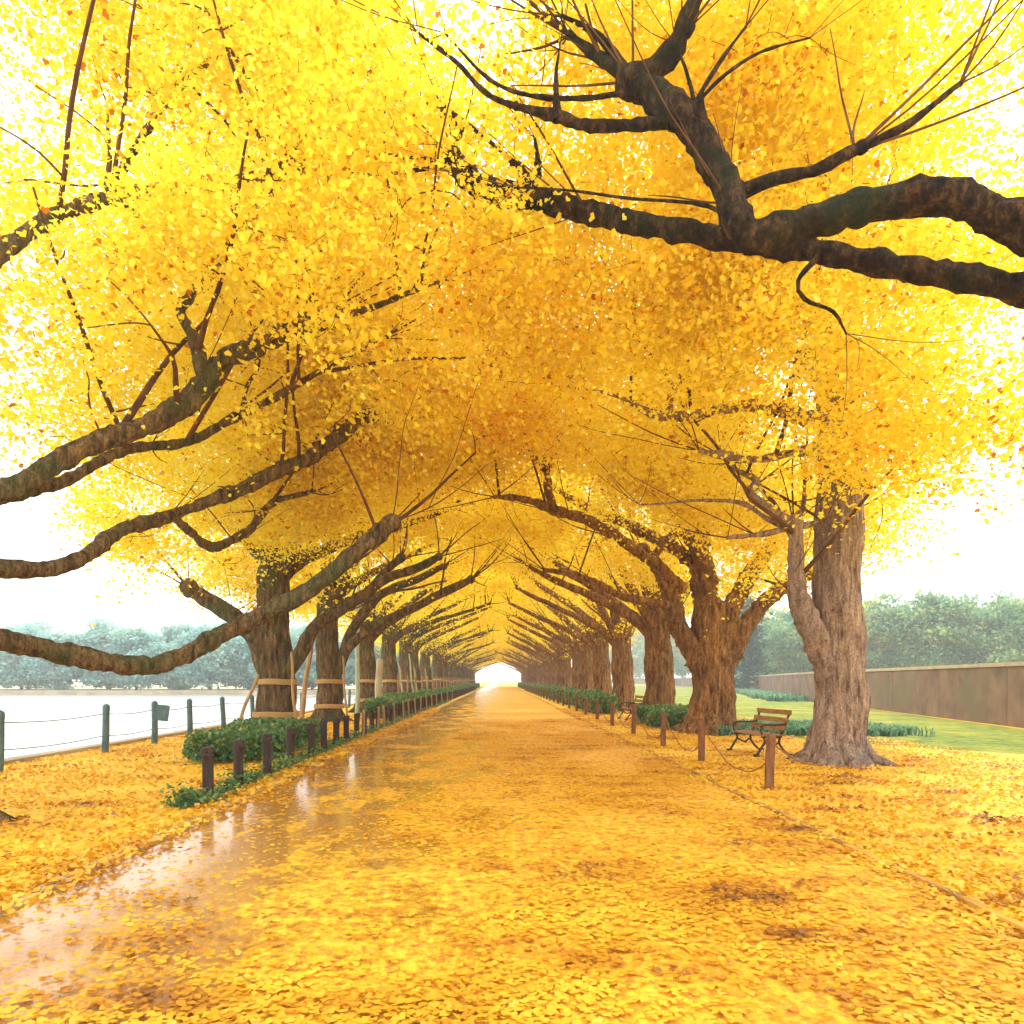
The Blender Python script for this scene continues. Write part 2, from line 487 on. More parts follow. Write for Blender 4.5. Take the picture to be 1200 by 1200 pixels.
def grow_tree(side, X0, Y0, r0, hgt, limbs, seed, bark, near=False, nclump=480, perc=95, leaf=0.10,
              umin=-2.6, umax=7.0, vhalf=5.0, ztop=12.5, thin_outer=0.0, name='autumn_tree', extra=None, sec=26, flare=1.35, lean=0, rxy=None, shoots=0, noclump_on_shoots=False, vmid=0.0, clear=None):
    """limbs: list of (points (local coords), radii).  Returns the empty"""
    global rng
    rng = np.random.default_rng(seed); random.seed(seed)
    root = empty(name, (X0, Y0, 0))
    tb = Tubes(); tw = Tubes()
    trunk_tube(tb, r0, hgt, lean, flare)
    # root toes
    for k in range(6):
        a = k * 1.05 + random.random() * 0.5
        L = r0 * (1.7 + random.random() * 0.5)
        tb.add([[math.cos(a) * r0 * .6, math.sin(a) * r0 * .6, 0.5], [math.cos(a) * r0 * 1.15, math.sin(a) * r0 * 1.15, 0.13],
                [math.cos(a) * L, math.sin(a) * L, -0.06]], [r0 * .36, r0 * .26, r0 * .12], 8, 0.2, 2.5)
    bp = []   # branch points for twigs
    tips = []
    for i, (P, rd) in enumerate(limbs):
        p, r = spline(P, rd, 0.07 if near else 0.25, 0.07, seed + i)
        tb.add(p, r, 18 if near else 9, 0.26, 3.5)
        if near:      # gnarled skin
            V = tb.V[-1]; cpt = np.repeat(p, 18, 0)
            for q_ in range(len(cpt)):
                w_ = Vector(V[q_])
                dis = .20 * noise.noise(w_ * 4.5) + .24 * noise.noise(w_ * 10) + .14 * noise.noise(w_ * 22)
                V[q_] += (V[q_] - cpt[q_]) * dis
        for q, rr in zip(p, r):
            if q[2] > 3.2 and rr < r0 * .5: bp.append((q, rr))
        tips.append((p, r))
        # pollard knuckles
        for t in ((1.0,) if len(p) < 8 else (0.55, 1.0)):
            j = min(len(p) - 1, int(t * (len(p) - 1)))
            if random.random() < 0.75 or t == 1.0:
                tb.blob(p[j], r[j] * (1.12 + 0.2 * random.random()))
    # shoots from limb ends and knuckles
    for i, (p, r) in enumerate(tips):
        spots = [(len(p) - 1, 4)] + ([(int(len(p) * random.uniform(.35, .8)), 2)] if r[-1] > .02 else [])
        for j, cnt in spots:
            tdir = p[j] - p[max(0, j - 2)]; tdir /= (np.linalg.norm(tdir) + 1e-6)
            for k in range(cnt + (shoots if r[j] > .03 else 0)):
                d = tdir * .8 + np.array([random.gauss(0, .55), random.gauss(0, .55), random.gauss(.35, .35)])
                d /= np.linalg.norm(d); L = random.uniform(.8, 2.4)
                bend = np.array([random.uniform(-.2, .2), random.uniform(-.2, .2), random.uniform(-.05, .35)]) * L * .5
                a = min(r[j] * .5, random.uniform(.008, .020) if near else random.uniform(.016, .035))
                if p[j][2] + d[2] * L < 3.0: continue
                q, rr = spline([p[j], p[j] + d * L * .35, p[j] + d * L * .7 + bend * .4, p[j] + d * L + bend], [a, a * .8, a * .6, a * .3], .22, .05, seed + k)
                tw.add(q, rr, 5, .1, 6)
                if not noclump_on_shoots:
                    for x, y in zip(q, rr): bp.append((x, y))
    # secondary branches
    nb = len(bp)
    for k in range(sec):
        q, rr = bp[random.randrange(nb)]
        u = side * q[0]
        d = np.array([side * random.uniform(-0.35, 1.1), random.uniform(-1.1, 1.1), random.uniform(0.0, 0.95)])
        if u > 4.5: d[0] *= 0.3
        d /= np.linalg.norm(d)
        L = random.uniform(1.6, 3.8)
        bend = np.array([random.uniform(-.3, .3), random.uniform(-.3, .3), random.uniform(-.1, .5)])
        P = [q, q + d * L * .35 + bend * .15, q + d * L * .7 + bend * .35, q + d * L + bend]
        a = min(rr * .7, random.uniform(.028, .055) if near else random.uniform(.025, .06))
        p, r = spline(P, [a, a * .8, a * .6, a * .3], 0.25, 0.12, seed + 50 + k)
        tw.add(p, r, 6, 0.15, 6)
        for x, y in zip(p, r): bp.append((x, y))
    BP = np.array([b[0] for b in bp])
    LP = np.vstack([p[r > .05] for p, r in tips if (r > .05).any()])
    SP = np.array([b[0] for b in bp if .013 < b[1] <= .05][::2]) if (near or clear) else np.zeros((1, 3)) - 99
    # clumps
    C = []
    tries = 0
    while len(C) < nclump and tries < nclump * 30:
        tries += 1
        u = random.uniform(umin, umax); v = random.uniform(-vhalf, vhalf) + vmid
        zu = under(u) + (0.5 * abs(v - vmid) / vhalf) + 0.5 * noise.noise(Vector((u * .7, v * .7, seed)))
        # crown dome
        zt = ztop - 0.10 * (u - 2.0) ** 2 - 0.05 * (v - vmid) ** 2
        if zt < zu + .4: zt = zu + .8
        w = random.random() ** 1.25
        z = zu + (zt - zu) * w
        dens = 1.0
        if u < 0: dens *= (1 - thin_outer * min(1, -u / 1.2))
        if u > 5.8: dens *= max(0.38, 1 - (u - 5.8) / 1.3)
        n3 = noise.noise(Vector((u * .55 + seed, v * .55, z * .7)))
        dens *= 0.62 + 0.9 * n3
        if extra: dens *= extra(u, v, z)
        if random.random() > dens: continue
        dx = LP - np.array([side * u, v, z]); hd = dx[:, 0] ** 2 + dx[:, 1] ** 2
        if np.any((hd < (.85 if (near or clear) else .55)) & (dx[:, 2] > (-.5 if (near or clear) else -.3)) & (dx[:, 2] < (2.4 if (near or clear) else 2.0))) and random.random() < .92: continue
        dx = SP - np.array([side * u, v, z]); hd = dx[:, 0] ** 2 + dx[:, 1] ** 2
        if np.any((hd < .2) & (dx[:, 2] > -.2) & (dx[:, 2] < 1.3)) and random.random() < .8: continue
        C.append((side * u, v, z))
    C = np.array(C)
    Ps = []; 
    cn = len(C)
    m = rng.poisson(perc, cn).clip(8, None)
    idx = np.repeat(np.arange(cn), m)
    off = rng.normal(size=(len(idx), 3)) * np.array([.42, .42, .17])
    # each clump is a tilted spray
    tilt = rng.normal(size=(cn, 2)) * .5
    off[:, 2] += off[:, 0] * tilt[idx, 0] + off[:, 1] * tilt[idx, 1]
    sc = rng.uniform(.7, 1.25, cn)
    Ps = C[idx] + off * sc[idx][:, None]
    size = rng.uniform(.55, 1.35, len(idx)) * leaf
    tone = np.clip(rng.normal(.5, .2, len(idx)) + rng.normal(0, .13, cn)[idx], 0, 1)
    me = leaf_mesh('crown', Ps, size, FAN if near else KITE, tone=tone)
    # twigs: every clump is reached from the nearest wood already grown
    gp = np.zeros((len(BP) + len(C) * 3, 3)); gp[:len(BP)] = BP
    gr = np.zeros(len(gp)); gr[:len(BP)] = [b[1] for b in bp]
    ng = len(BP)
    d0_ = np.array([np.min(np.linalg.norm(BP - c, axis=1)) for c in C])
    for i in np.argsort(d0_):
        c = C[i]
        dd = np.linalg.norm(gp[:ng] - c, axis=1) + 0.45 * np.maximum(0, gp[:ng, 2] - c[2])
        j = int(np.argmin(dd))
        if dd[j] > 4.5: continue
        q = gp[j]
        dv_ = c - q; L = np.linalg.norm(dv_)
        sg = np.array([random.uniform(-1, 1), random.uniform(-1, 1), random.uniform(-.2, .9)]) * L * .13
        m1 = q + dv_ * .35 + sg; m2 = q + dv_ * .7 + sg * .8
        end = c + dv_ * .18
        a = min(gr[j] * .8, 0.011 + 0.008 * L) if near else min(gr[j] * .85, 0.018 + 0.010 * L)
        a = max(a, .0045 if near else .008)
        p, r = spline([q, m1, m2, c, end], [a, a * .9, a * .75, a * .6, a * .3], 0.35)
        tw.add(p, r, 4 if near else 3, 0, cap=False)
        gp[ng] = m1; gp[ng + 1] = m2; gp[ng + 2] = c
        gr[ng] = a * .9; gr[ng + 1] = a * .75; gr[ng + 2] = a * .6
        ng += 3
    link('trunk', tb.mesh('trunk'), bark, root)
    link('twigs', tw.mesh('twigs'), M['twig'], root)
    link('crown', me, M['leaf'], root)
    return root


def pl(root_xy, pts):
    """pixel control points (px,py,Y,r_px) -> local points, radii"""
    P = []; rd = []
    for px, py, Y, r in pts:
        w = at(px, py, Y)
        P.append(w - np.array([root_xy[0], root_xy[1], 0])); rd.append(r / 850.0 * Y)
    return (P, rd)


def generic_limbs(side, hf, seed, r0):
    """long low limbs reaching over the path, plus upward and outer limbs"""
    rs = random.Random(seed)
    L = []
    def limb(u, v, z, r, sag=.0):
        P = [np.array([0, 0, hf - .9]), np.array([side * u * .13, v * .12, hf - .1]),
             np.array([side * u * .45, v * .45, hf + (z - hf) * .38 - sag]), np.array([side * u * .75, v * .8, hf + (z - hf) * .7]),
             np.array([side * u, v, z])]
        L.append((P, [r, r * .85, r * .62, r * .5, r * .33]))
    limb(5.6 + rs.uniform(-.5, .5), rs.uniform(-1.8, -.6), 6.3 + rs.uniform(-.3, .5), r0 * .40)
    limb(4.9 + rs.uniform(-.5, .5), rs.uniform(.8, 2.4), 7.4 + rs.uniform(-.4, .5), r0 * .42)
    limb(3.4, rs.uniform(-3.2, -1.6), 8.8, r0 * .38)
    limb(1.2, rs.uniform(1.0, 2.6), 9.8, r0 * .45)
    limb(.2, rs.uniform(-1.5, .2), 9.2, r0 * .55)
    limb(-2.4, rs.uniform(-1.5, 1.5), 7.2, r0 * .36)
    limb(1.5, 3.8, 6.6, r0 * .32)
    return L


ORD = ['first', 'second', 'third', 'fourth', 'fifth', 'sixth', 'seventh', 'eighth', 'ninth', 'tenth', 'eleventh', 'twelfth', 'thirteenth',
       'fourteenth', 'fifteenth', 'sixteenth', 'seventeenth', 'eighteenth', 'nineteenth', 'twentieth', 'twenty-first', 'twenty-second',
       'twenty-third', 'twenty-fourth', 'twenty-fifth', 'twenty-sixth', 'twenty-seventh', 'twenty-eighth', 'twenty-ninth', 'thirtieth']


def add_bands(root, r0, m):
    for z, th, w in ((0.60, .035, .085), (1.55, .035, .085)):
        rr = r0 * (1 + 0.35 * math.exp(-z / .28)) * (1 - .07 * z) * 1.13
        bm = bmesh.new()
        seg = 32
        rings = []
        prof = [(0, -w), (th, -w * .9), (th * 1.15, -w * .3), (th * .9, 0), (th * 1.15, w * .3), (th, w * .9), (0, w)]
        for k in range(seg):
            a = 2 * math.pi * k / seg
            wz = .012 * math.sin(3 * a)
            rings.append([bm.verts.new(((rr + p) * math.cos(a) + .05 * math.sin(z * 1.3), (rr + p) * math.sin(a) + .04 * math.sin(z + 1), z + q + wz)) for p, q in prof])
        for k in range(seg):
            A, B = rings[k], rings[(k + 1) % seg]
            for i in range(len(prof) - 1):
                bm.faces.new((A[i], B[i], B[i + 1], A[i + 1]))
        bm_obj('band', bm, m, root, True)


XL, XR = -6.6, 6.5
GL = 'autumn trees in the left row along the moat'
GR = 'autumn trees in the right row beside the lawn'

# ---- left row heroes
c0 = (XL, 8.0)
l0 = [pl(c0, [(-116, 735, 8, 16), (-40, 742, 8.8, 14), (60, 762, 9.8, 12), (160, 778, 10.8, 11), (215, 768, 11.4, 10), (258, 745, 11.8, 10), (330, 710, 12.2, 11), (370, 685, 12.4, 10), (420, 645, 12.7, 10), (458, 614, 13, 10)]),
      pl(c0, [(-116, 600, 8, 16), (0, 575, 9.0, 12), (110, 520, 9.9, 11), (190, 492, 10.5, 12), (230, 462, 11, 12), (262, 426, 11.3, 11), (310, 404, 11.4, 11), (350, 385, 11.5, 11), (388, 371, 11.6, 10)]),
      pl(c0, [(240, 440, 11.1, 10), (225, 395, 11.2, 7), (210, 362, 11.3, 6), (245, 318, 11.4, 6), (282, 270, 11.4, 5), (300, 240, 11.5, 4)]),
      pl(c0, [(388, 371, 11.6, 6), (430, 358, 11.5, 4), (470, 345, 11.5, 3), (520, 330, 11.4, 1.6)]),
      pl(c0, [(350, 388, 11.5, 7), (365, 345, 11.5, 6), (362, 312, 11.5, 5), (380, 285, 11.5, 3)]),
      pl(c0, [(-60, 590, 8.5, 9), (60, 570, 10, 7), (150, 528, 11.4, 6), (228, 515, 12.4, 5), (300, 477, 12.8, 5), (345, 455, 13, 4), (400, 424, 13.2, 3), (450, 396, 13.4, 1.5)]),
      pl(c0, [(-90, 660, 8.4, 12), (60, 665, 10, 9), (150, 620, 11.5, 8), (220, 598, 12.5, 7), (340, 548, 13.8, 8), (395, 512, 14.5, 9), (425, 488, 15, 8), (478, 492, 15.4, 6)]),
      pl(c0, [(200, 602, 12.2, 5), (245, 640, 13.5, 5), (285, 625, 14.5, 5), (320, 590, 15.5, 4), (365, 575, 16, 2.5)]),
      pl(c0, [(-116, 420, 8, 15), (0, 300, 9, 9), (120, 235, 10, 8), (250, 215, 11, 6), (328, 204, 11.5, 6), (400, 200, 12, 3.5), (470, 190, 12.4, 2.5), (520, 196, 12.6, 2)]),
      pl(c0, [(328, 204, 11.5, 5), (362, 165, 11.3, 4), (395, 120, 11.2, 3), (440, 75, 11.2, 2)]),
      pl(c0, [(120, 235, 10, 6), (190, 130, 10.6, 4), (260, 60, 11, 3)])]
no_out = lambda u, v, z: (.5 if u > 4.2 else 1) * min(1, max(.35, .5 + .4 * u)) if z > 4.5 + .3 * max(0, 3 - u) else .04
t = grow_tree(1, *c0, .58, 7.5, l0, 11, M['bark_l'], near=True, nclump=1650, perc=165, leaf=.078, umin=-1.8, umax=7.0, vhalf=5.4, vmid=6.2, ztop=12.8, extra=no_out, sec=46)
add_bands(t, .58, M['band'])
tag(t, 'tree out of frame at left whose long low bough slopes up over the posts', 'tree', GL)

c1 = (XL, 21.3)
l1 = [pl(c1, [(322, 810, 21.3, 12), (312, 785, 21.3, 13), (300, 752, 21.2, 11), (283, 732, 21, 11), (250, 708, 20.8, 10), (222, 690, 20.6, 9)]),
      pl(c1, [(322, 815, 21.3, 10), (336, 788, 21.2, 10), (350, 768, 21.1, 9), (366, 738, 21, 8), (398, 714, 21, 7), (430, 695, 21, 6.5), (455, 678, 21, 6), (500, 660, 21, 5), (515, 652, 21, 4)]),
      pl(c1, [(430, 695, 21, 5), (450, 672, 21.2, 4), (470, 655, 21.2, 5)])]
l1 += generic_limbs(1, 5.2, 3, .55)[1:]
t = grow_tree(1, *c1, .56, 6.4, l1, 12, M['bark_l'], nclump=620, perc=100, leaf=.095, umin=-3.6, thin_outer=0, sec=34, ztop=10.6, clear=True,
              extra=lambda u, v, z: .25 if (abs(u) < 1.0 and z < 4.9) else 1)
add_bands(t, .56, M['band'])
tag(t, 'thick mossy tree with two straw bands behind the low green hedge', 'tree', GL)

c2 = (XL, 28.05)
l2 = [pl(c2, [(392, 795, 28, 8), (402, 768, 28, 7), (415, 735, 27.8, 6), (436, 705, 27.6, 6), (455, 692, 27.6, 5), (490, 678, 27.5, 4.5), (520, 664, 27.5, 3.5)]),
      pl(c2, [(400, 770, 28, 6), (425, 742, 27.6, 6), (462, 722, 27.4, 5), (500, 706, 27.2, 5), (530, 690, 27, 5), (552, 679, 27, 4)])]
l2 += generic_limbs(1, 5.2, 4, .52)[1:]
t = grow_tree(1, *c2, .50, 6.2, l2, 13, M['bark_l'], nclump=460, perc=90, leaf=.11, thin_outer=.1, ztop=10.2, clear=True,
              extra=lambda u, v, z: .25 if (abs(u) < 1.0 and z < 4.9) else 1)
add_bands(t, .50, M['band'])
tag(t, 'banded tree next beyond the hedge gap, yellow leaves on the ground at its foot', 'tree', GL)

protoL = []
for k, sd in enumerate((21, 22, 23)):
    Y = 36.0 + 7.6 * k
    t = grow_tree(1, XL, Y, .52, 6.0, generic_limbs(1, 4.2 + .3 * k, sd, .52), sd, M['bark_l'], ztop=9.8, nclump=330, perc=62, leaf=.125, thin_outer=.2)
    add_bands(t, .52, M['band'])
    tag(t, '%s tree down the left row, counting from the near end' % ORD[3 + k], 'tree', GL)
    protoL.append(t)
for k in range(3, 21):
    t = copy_tree(protoL[random.randrange(3)])
    t.location = (XL + random.uniform(-.3, .3), 36.0 + 7.6 * k + random.uniform(-.5, .5), 0)
    s = random.uniform(.9, 1.1); t.scale = (random.uniform(.9, 1.1), random.uniform(.92, 1.1), s); t.rotation_euler = (0, random.uniform(-.03, .03), random.uniform(-.3, .3))
    t['label'] = '%s tree down the left row, counting from the near end' % ORD[3 + k]

# ---- right row heroes
d9 = (6.9, 6.3)
A = [(1500, 470, 6.3, 34), (1440, 400, 6.3, 28), (1250, 285, 6.5, 22), (1110, 232, 6.7, 19), (1010, 240, 6.9, 18), (935, 262, 7.1, 17), (882, 277, 7.25, 18), (856, 240, 7.35, 16),
     (842, 200, 7.45, 17), (815, 152, 7.6, 18), (778, 120, 7.75, 18), (742, 92, 7.9, 15)]
B = [(1480, 480, 6.3, 26), (1350, 405, 6.6, 22), (1200, 345, 7.1, 17), (985, 299, 7.8, 13), (885, 285, 8.2, 12), (760, 262, 8.7, 12), (690, 246, 9.0, 12), (620, 232, 9.3, 13), (568, 216, 9.6, 14), (534, 192, 9.9, 12)]
r9 = [pl(d9, A), pl(d9, B),
      pl(d9, [(742, 95, 7.9, 16), (775, 80, 7.8, 13), (795, 55, 7.7, 12), (806, 22, 7.6, 10), (830, -40, 7.5, 7)]),
      pl(d9, [(742, 95, 7.9, 9), (715, 78, 8, 7), (690, 62, 8.1, 6), (665, 45, 8.2, 4)]),
      pl(d9, [(735, 95, 7.9, 8), (722, 65, 8, 6), (700, 38, 8, 4), (660, 20, 8.1, 2)]),
      pl(d9, [(785, 145, 7.7, 8), (740, 143, 7.9, 6.5), (690, 144, 8, 6.5), (655, 136, 8.1, 7), (610, 125, 8.3, 4), (570, 108, 8.4, 3), (530, 70, 8.5, 2.6), (488, 38, 8.6, 1.5)]),
      pl(d9, [(858, 232, 7.4, 8), (895, 214, 7.3, 7), (950, 202, 7.2, 7), (992, 182, 7.1, 7), (1060, 150, 7, 5), (1120, 100, 7, 3)]),
      pl(d9, [(820, 150, 7.6, 12), (818, 128, 7.5, 8), (822, 108, 7.5, 3), (845, 75, 7.5, 2.5), (875, 35, 7.5, 1.6)]),
      pl(d9, [(822, 115, 7.5, 3), (850, 88, 7.5, 2), (890, 60, 7.5, 1.5), (950, 40, 7.4, 1)]),
      pl(d9, [(815, 125, 7.6, 3), (808, 85, 7.6, 2), (795, 50, 7.6, 1.4)]),
      pl(d9, [(740, 110, 7.9, 4), (690, 118, 8.1, 3), (630, 115, 8.3, 2.6), (580, 95, 8.4, 2.2), (520, 40, 8.5, 1.4)]),
      pl(d9, [(548, 198, 9.8, 7), (533, 185, 9.8, 6), (537, 160, 9.8, 6), (536, 145, 9.8, 5), (515, 128, 9.9, 2.5), (490, 122, 10, 1.4)]),
      pl(d9, [(618, 225, 9.3, 10), (616, 210, 9.3, 9), (600, 185, 9.3, 2.6), (560, 152, 9.4, 2.2), (520, 125, 9.5, 1.4)]),
      pl(d9, [(625, 222, 9.3, 6), (632, 195, 9.3, 4), (628, 165, 9.3, 1.5)]),
      pl(d9, [(530, 192, 9.9, 6), (500, 183, 10, 3), (460, 178, 10.1, 2.4), (410, 175, 10.2, 1.6), (360, 190, 10.3, 1.0)]),
      pl(d9, [(530, 195, 9.9, 4), (490, 198, 10, 2.2), (440, 203, 10.1, 1.8), (370, 200, 10.2, 1.0)]),
      pl(d9, [(655, 140, 8.1, 8), (652, 125, 8.1, 5), (650, 90, 8.2, 2), (655, 60, 8.2, 1.2)]),
      pl(d9, [(860, 262, 7.4, 4), (830, 240, 7.6, 2.2), (760, 235, 7.9, 2.0), (680, 228, 8.2, 1.6), (600, 225, 8.4, 1.0)]),
      pl(d9, [(960, 300, 7.8, 4), (935, 330, 7.8, 3), (942, 350, 7.8, 2.6), (975, 365, 7.8, 2), (990, 390, 7.8, 1.2)])]
g9 = lambda u, v, z: (min(1, max(.2, (u - .8) / 2.2)) if v > 1.2 else .04) * (1 if z > 8.8 + .35 * max(0, v - 2.5) else .0)
t = grow_tree(-1, *d9, .70, 5.0, r9, 31, M['bark_n'], near=True, nclump=330, perc=130, leaf=.07, umin=-.5, umax=9.2, vhalf=5.6, ztop=13, extra=g9, sec=0, shoots=3)
tag(t, 'tree out of frame whose dark knotted boughs cross the top right', 'tree', GR)

d0 = (6.55, 14.0)
r0_ = [pl(d0, [(980, 800, 14, 18), (958, 750, 13.8, 15), (937, 706, 13.7, 12), (933, 660, 13.7, 9), (931, 632, 13.7, 8), (928, 612, 13.7, 9)]),
       pl(d0, [(928, 614, 13.7, 6), (898, 594, 13.6, 5), (880, 577, 13.6, 4.5), (888, 566, 13.6, 4.5), (886, 560, 13.6, 3.5), (862, 548, 13.6, 2.5), (846, 532, 13.6, 2)]),
       pl(d0, [(928, 616, 13.7, 5), (898, 606, 13.8, 3), (870, 590, 13.8, 2.6), (830, 588, 13.9, 2), (750, 590, 14, 1)]),
       pl(d0, [(926, 618, 13.7, 4), (895, 628, 13.5, 3), (855, 630, 13.4, 2)]),
       pl(d0, [(932, 612, 13.7, 5), (939, 590, 13.7, 3), (940, 570, 13.7, 1.5)]),
       pl(d0, [(930, 618, 13.7, 4), (955, 612, 13.8, 3), (985, 600, 14, 4)]),
       pl(d0, [(985, 560, 14, 14), (965, 502, 13.8, 10), (935, 487, 13.6, 9), (905, 478, 13.5, 8), (870, 477, 13.4, 7), (830, 484, 13.3, 6), (790, 484, 13.2, 6), (760, 482, 13.1, 5), (715, 462, 13, 2), (640, 450, 13, 1)]),
       pl(d0, [(785, 484, 13.2, 5), (785, 462, 13.2, 4), (793, 446, 13.2, 4), (812, 432, 13.2, 3), (822, 420, 13.2, 1.5)]),
       pl(d0, [(793, 446, 13.2, 3.5), (782, 436, 13.2, 3), (776, 422, 13.2, 1.6)]),
       pl(d0, [(990, 600, 14, 14), (1010, 553, 13.6, 7), (965, 532, 13.4, 7), (935, 528, 13.2, 5), (885, 538, 13.1, 4), (850, 534, 13, 5), (820, 528, 13, 2)]),
       pl(d0, [(975, 480, 14, 14), (985, 400, 14.2, 10), (1000, 300, 14.4, 8), (985, 180, 14.5, 6)]),
       pl(d0, [(985, 420, 14.1, 10), (960, 420, 14.4, 8), (930, 408, 14.8, 8), (900, 402, 15, 6), (800, 378, 15.3, 6), (770, 380, 15.5, 6), (720, 352, 15.5, 4), (650, 320, 15.6, 2)]),
       pl(d0, [(1000, 340, 14.3, 6), (975, 378, 14, 4), (950, 360, 14, 3.5), (935, 340, 14, 3), (930, 310, 14, 2)]),
       pl(d0, [(985, 520, 14, 12), (960, 440, 17, 8), (860, 350, 18.5, 6), (760, 280, 19, 5), (680, 240, 19.3, 4), (620, 200, 19.5, 2)]),
       ]
g0 = lambda u, v, z: (.42 if u > 3.8 else 1) * min(1, max(.32, .5 + .45 * u))
t = grow_tree(-1, *d0, .50, 8.6, r0_, 32, M['bark_p'], near=True, nclump=1150, perc=160, leaf=.077, umin=-1.4, umax=6.9, vhalf=4.8, ztop=11.6, extra=g0, sec=44, flare=1.5)
tag(t, 'forked tree at the far right edge standing behind the bench', 'tree', GR)

d1 = (6.47, 22.1)
r1_ = [pl(d1, [(834, 806, 22, 12), (818, 772, 22, 14), (799, 738, 21.9, 11), (789, 705, 21.8, 10), (783, 680, 21.7, 9), (768, 658, 21.6, 8), (753, 644, 21.5, 7)]),
       pl(d1, [(768, 650, 21.6, 5), (785, 632, 21.5, 5), (800, 622, 21.5, 5), (815, 628, 21.4, 3)]),
       pl(d1, [(792, 712, 21.8, 6), (770, 708, 21.4, 4.5), (735, 700, 21, 4), (700, 684, 20.6, 4), (668, 672, 20.4, 4), (640, 668, 20.2, 2.5)]),
       pl(d1, [(838, 806, 22, 12), (853, 772, 22, 14), (872, 738, 22, 10), (892, 712, 22, 9), (918, 688, 22, 8), (955, 672, 22, 6)]),
       pl(d1, [(836, 790, 22, 14), (848, 750, 22, 15), (862, 705, 22, 10), (882, 670, 22.2, 9), (905, 638, 22.4, 8), (915, 615, 22.5, 6)]),
       pl(d1, [(834, 790, 22, 20), (830, 745, 22, 18), (826, 690, 22.1, 14), (818, 640, 22.2, 12), (822, 560, 22.4, 9), (800, 470, 22.5, 6)])]
r1_ += [pl(d1, [(800, 690, 21.8, 8), (760, 655, 21, 6), (715, 625, 20, 6), (680, 605, 19.2, 6), (650, 598, 18.6, 6), (612, 584, 18, 4), (580, 582, 17.8, 2.5)]),
        pl(d1, [(650, 598, 18.6, 5), (642, 575, 18.5, 5), (640, 552, 18.4, 4), (625, 530, 18.3, 3), (615, 512, 18.2, 2)]),
        pl(d1, [(640, 555, 18.4, 4), (650, 535, 18.4, 4), (655, 512, 18.4, 3)])]
r1_ += generic_limbs(-1, 5.4, 6, .6)[1:4]
t = grow_tree(-1, *d1, .72, 3.9, r1_, 33, M['bark_r'], near=True, nclump=620, perc=105, leaf=.092, umin=-3.9, umax=6.9, thin_outer=0, sec=40, ztop=10.8, flare=1.45,
              extra=lambda u, v, z: .35 if (abs(u) < 1.6 and z < 5.0) else 1)
tag(t, 'stout brown tree with spreading roots and open fork left of the bench', 'tree', GR)

d2 = (6.49, 29.5)
t = grow_tree(-1, *d2, .66, 4.3, generic_limbs(-1, 4.0, 8, .7), 34, M['bark_r'], nclump=460, perc=90, leaf=.11, umin=-2.6, thin_outer=.1, sec=34, ztop=10.2, clear=True, flare=1.3)
tag(t, 'broad brown tree directly behind the stout forked one in the right row', 'tree', GR)

protoR = []
for k, sd in enumerate((41, 42, 43)):
    Y = 37.4 + 7.6 * k
    t = grow_tree(-1, XR - .15, Y, .62, 4.6, generic_limbs(-1, 4.0, sd, .62), sd, M['bark_r'], ztop=9.8, nclump=330, perc=62, leaf=.125, thin_outer=.2)
    tag(t, '%s tree down the right row, counting from the forked one at the edge' % ORD[3 + k], 'tree', GR)
    protoR.append(t)
for k in range(3, 21):
    t = copy_tree(protoR[random.randrange(3)])
    t.location = (XR - .15 + random.uniform(-.3, .3), 37.4 + 7.6 * k + random.uniform(-.5, .5), 0)
    t.scale = (random.uniform(.88, 1.12), random.uniform(.9, 1.1), random.uniform(.9, 1.1)); t.rotation_euler = (0, random.uniform(-.03, .03), random.uniform(-.3, .3))
    t['label'] = '%s tree down the right row, counting from the forked one at the edge' % ORD[3 + k]

# ------------------------------------------------------------------ ground, road, water
XB = -9.6
sheet('ground', [[(XB, -40), (2500, -40), (2500, 4000), (XB, 4000)]], 0.0, M['ground'])
sheet('far_bank', [[(-2500, 113), (XB, 113), (XB, 4000), (-2500, 4000)]], 0.0, M['bankgrass'])
sheet('water', [[(-2500, -40), (XB, -40), (XB, 113), (-2500, 113)]], -0.7, M['water'])
bm = bmesh.new()
bm.faces.new([bm.verts.new(c) for c in ((XB + .0, -40, -.75), (XB, 113, -.75), (XB, 113, -.002), (XB, -40, -.002))])
bm.faces.new([bm.verts.new(c) for c in ((XB, 113, -.75), (-2500, 113, -.75), (-2500, 113, -.002), (XB, 113, -.002))])
k_ = -5.0
while k_ < 113:
    box_bm(bm, XB - .05, XB + .30, k_ + .01, k_ + 1.19, -.05, .075 + .012 * random.random(), .012); k_ += 1.2
o = bm_obj('embankment', bm, M['bank']); o['kind'] = 'structure'
sheet('road', [[(-3.35, -30), (3.3, -30), (3.3, 900), (-3.35, 900)]], 0.004, M['road'])
sheet('lawn', [[(8.2, 19), (14.6, 12), (23.3, 54), (48.8, 150), (53.8, 220), (8.2, 220)]], 0.004, M['lawn'])
bm = bmesh.new()
for k in range(150):
    y = 1.0 + k * 1.0
    box_bm(bm, -3.50, -3.36, y + .006, y + .994, -.05, .035 + .006 * random.random(), .008)
o = bm_obj('kerb', bm, M['kerb']); o['kind'] = 'structure'

bm = bmesh.new()
for k in range(140):
    y = 1.0 + k * 1.0
    box_bm(bm, 3.31 + .012 * math.sin(k * 2.1), 3.39 + .012 * math.sin(k * 2.1), y + .01, y + .99, -.05, .022 + .012 * random.random(), .008)
M['edging'] = surf('timber_edging', [(0.3, (0.22, 0.11, 0.03)), (0.5, (0.5, 0.26, 0.04)), (0.7, (0.70, 0.42, 0.05))], 2, .8)
o = bm_obj('path_edging', bm, M['edging']); o['kind'] = 'structure'

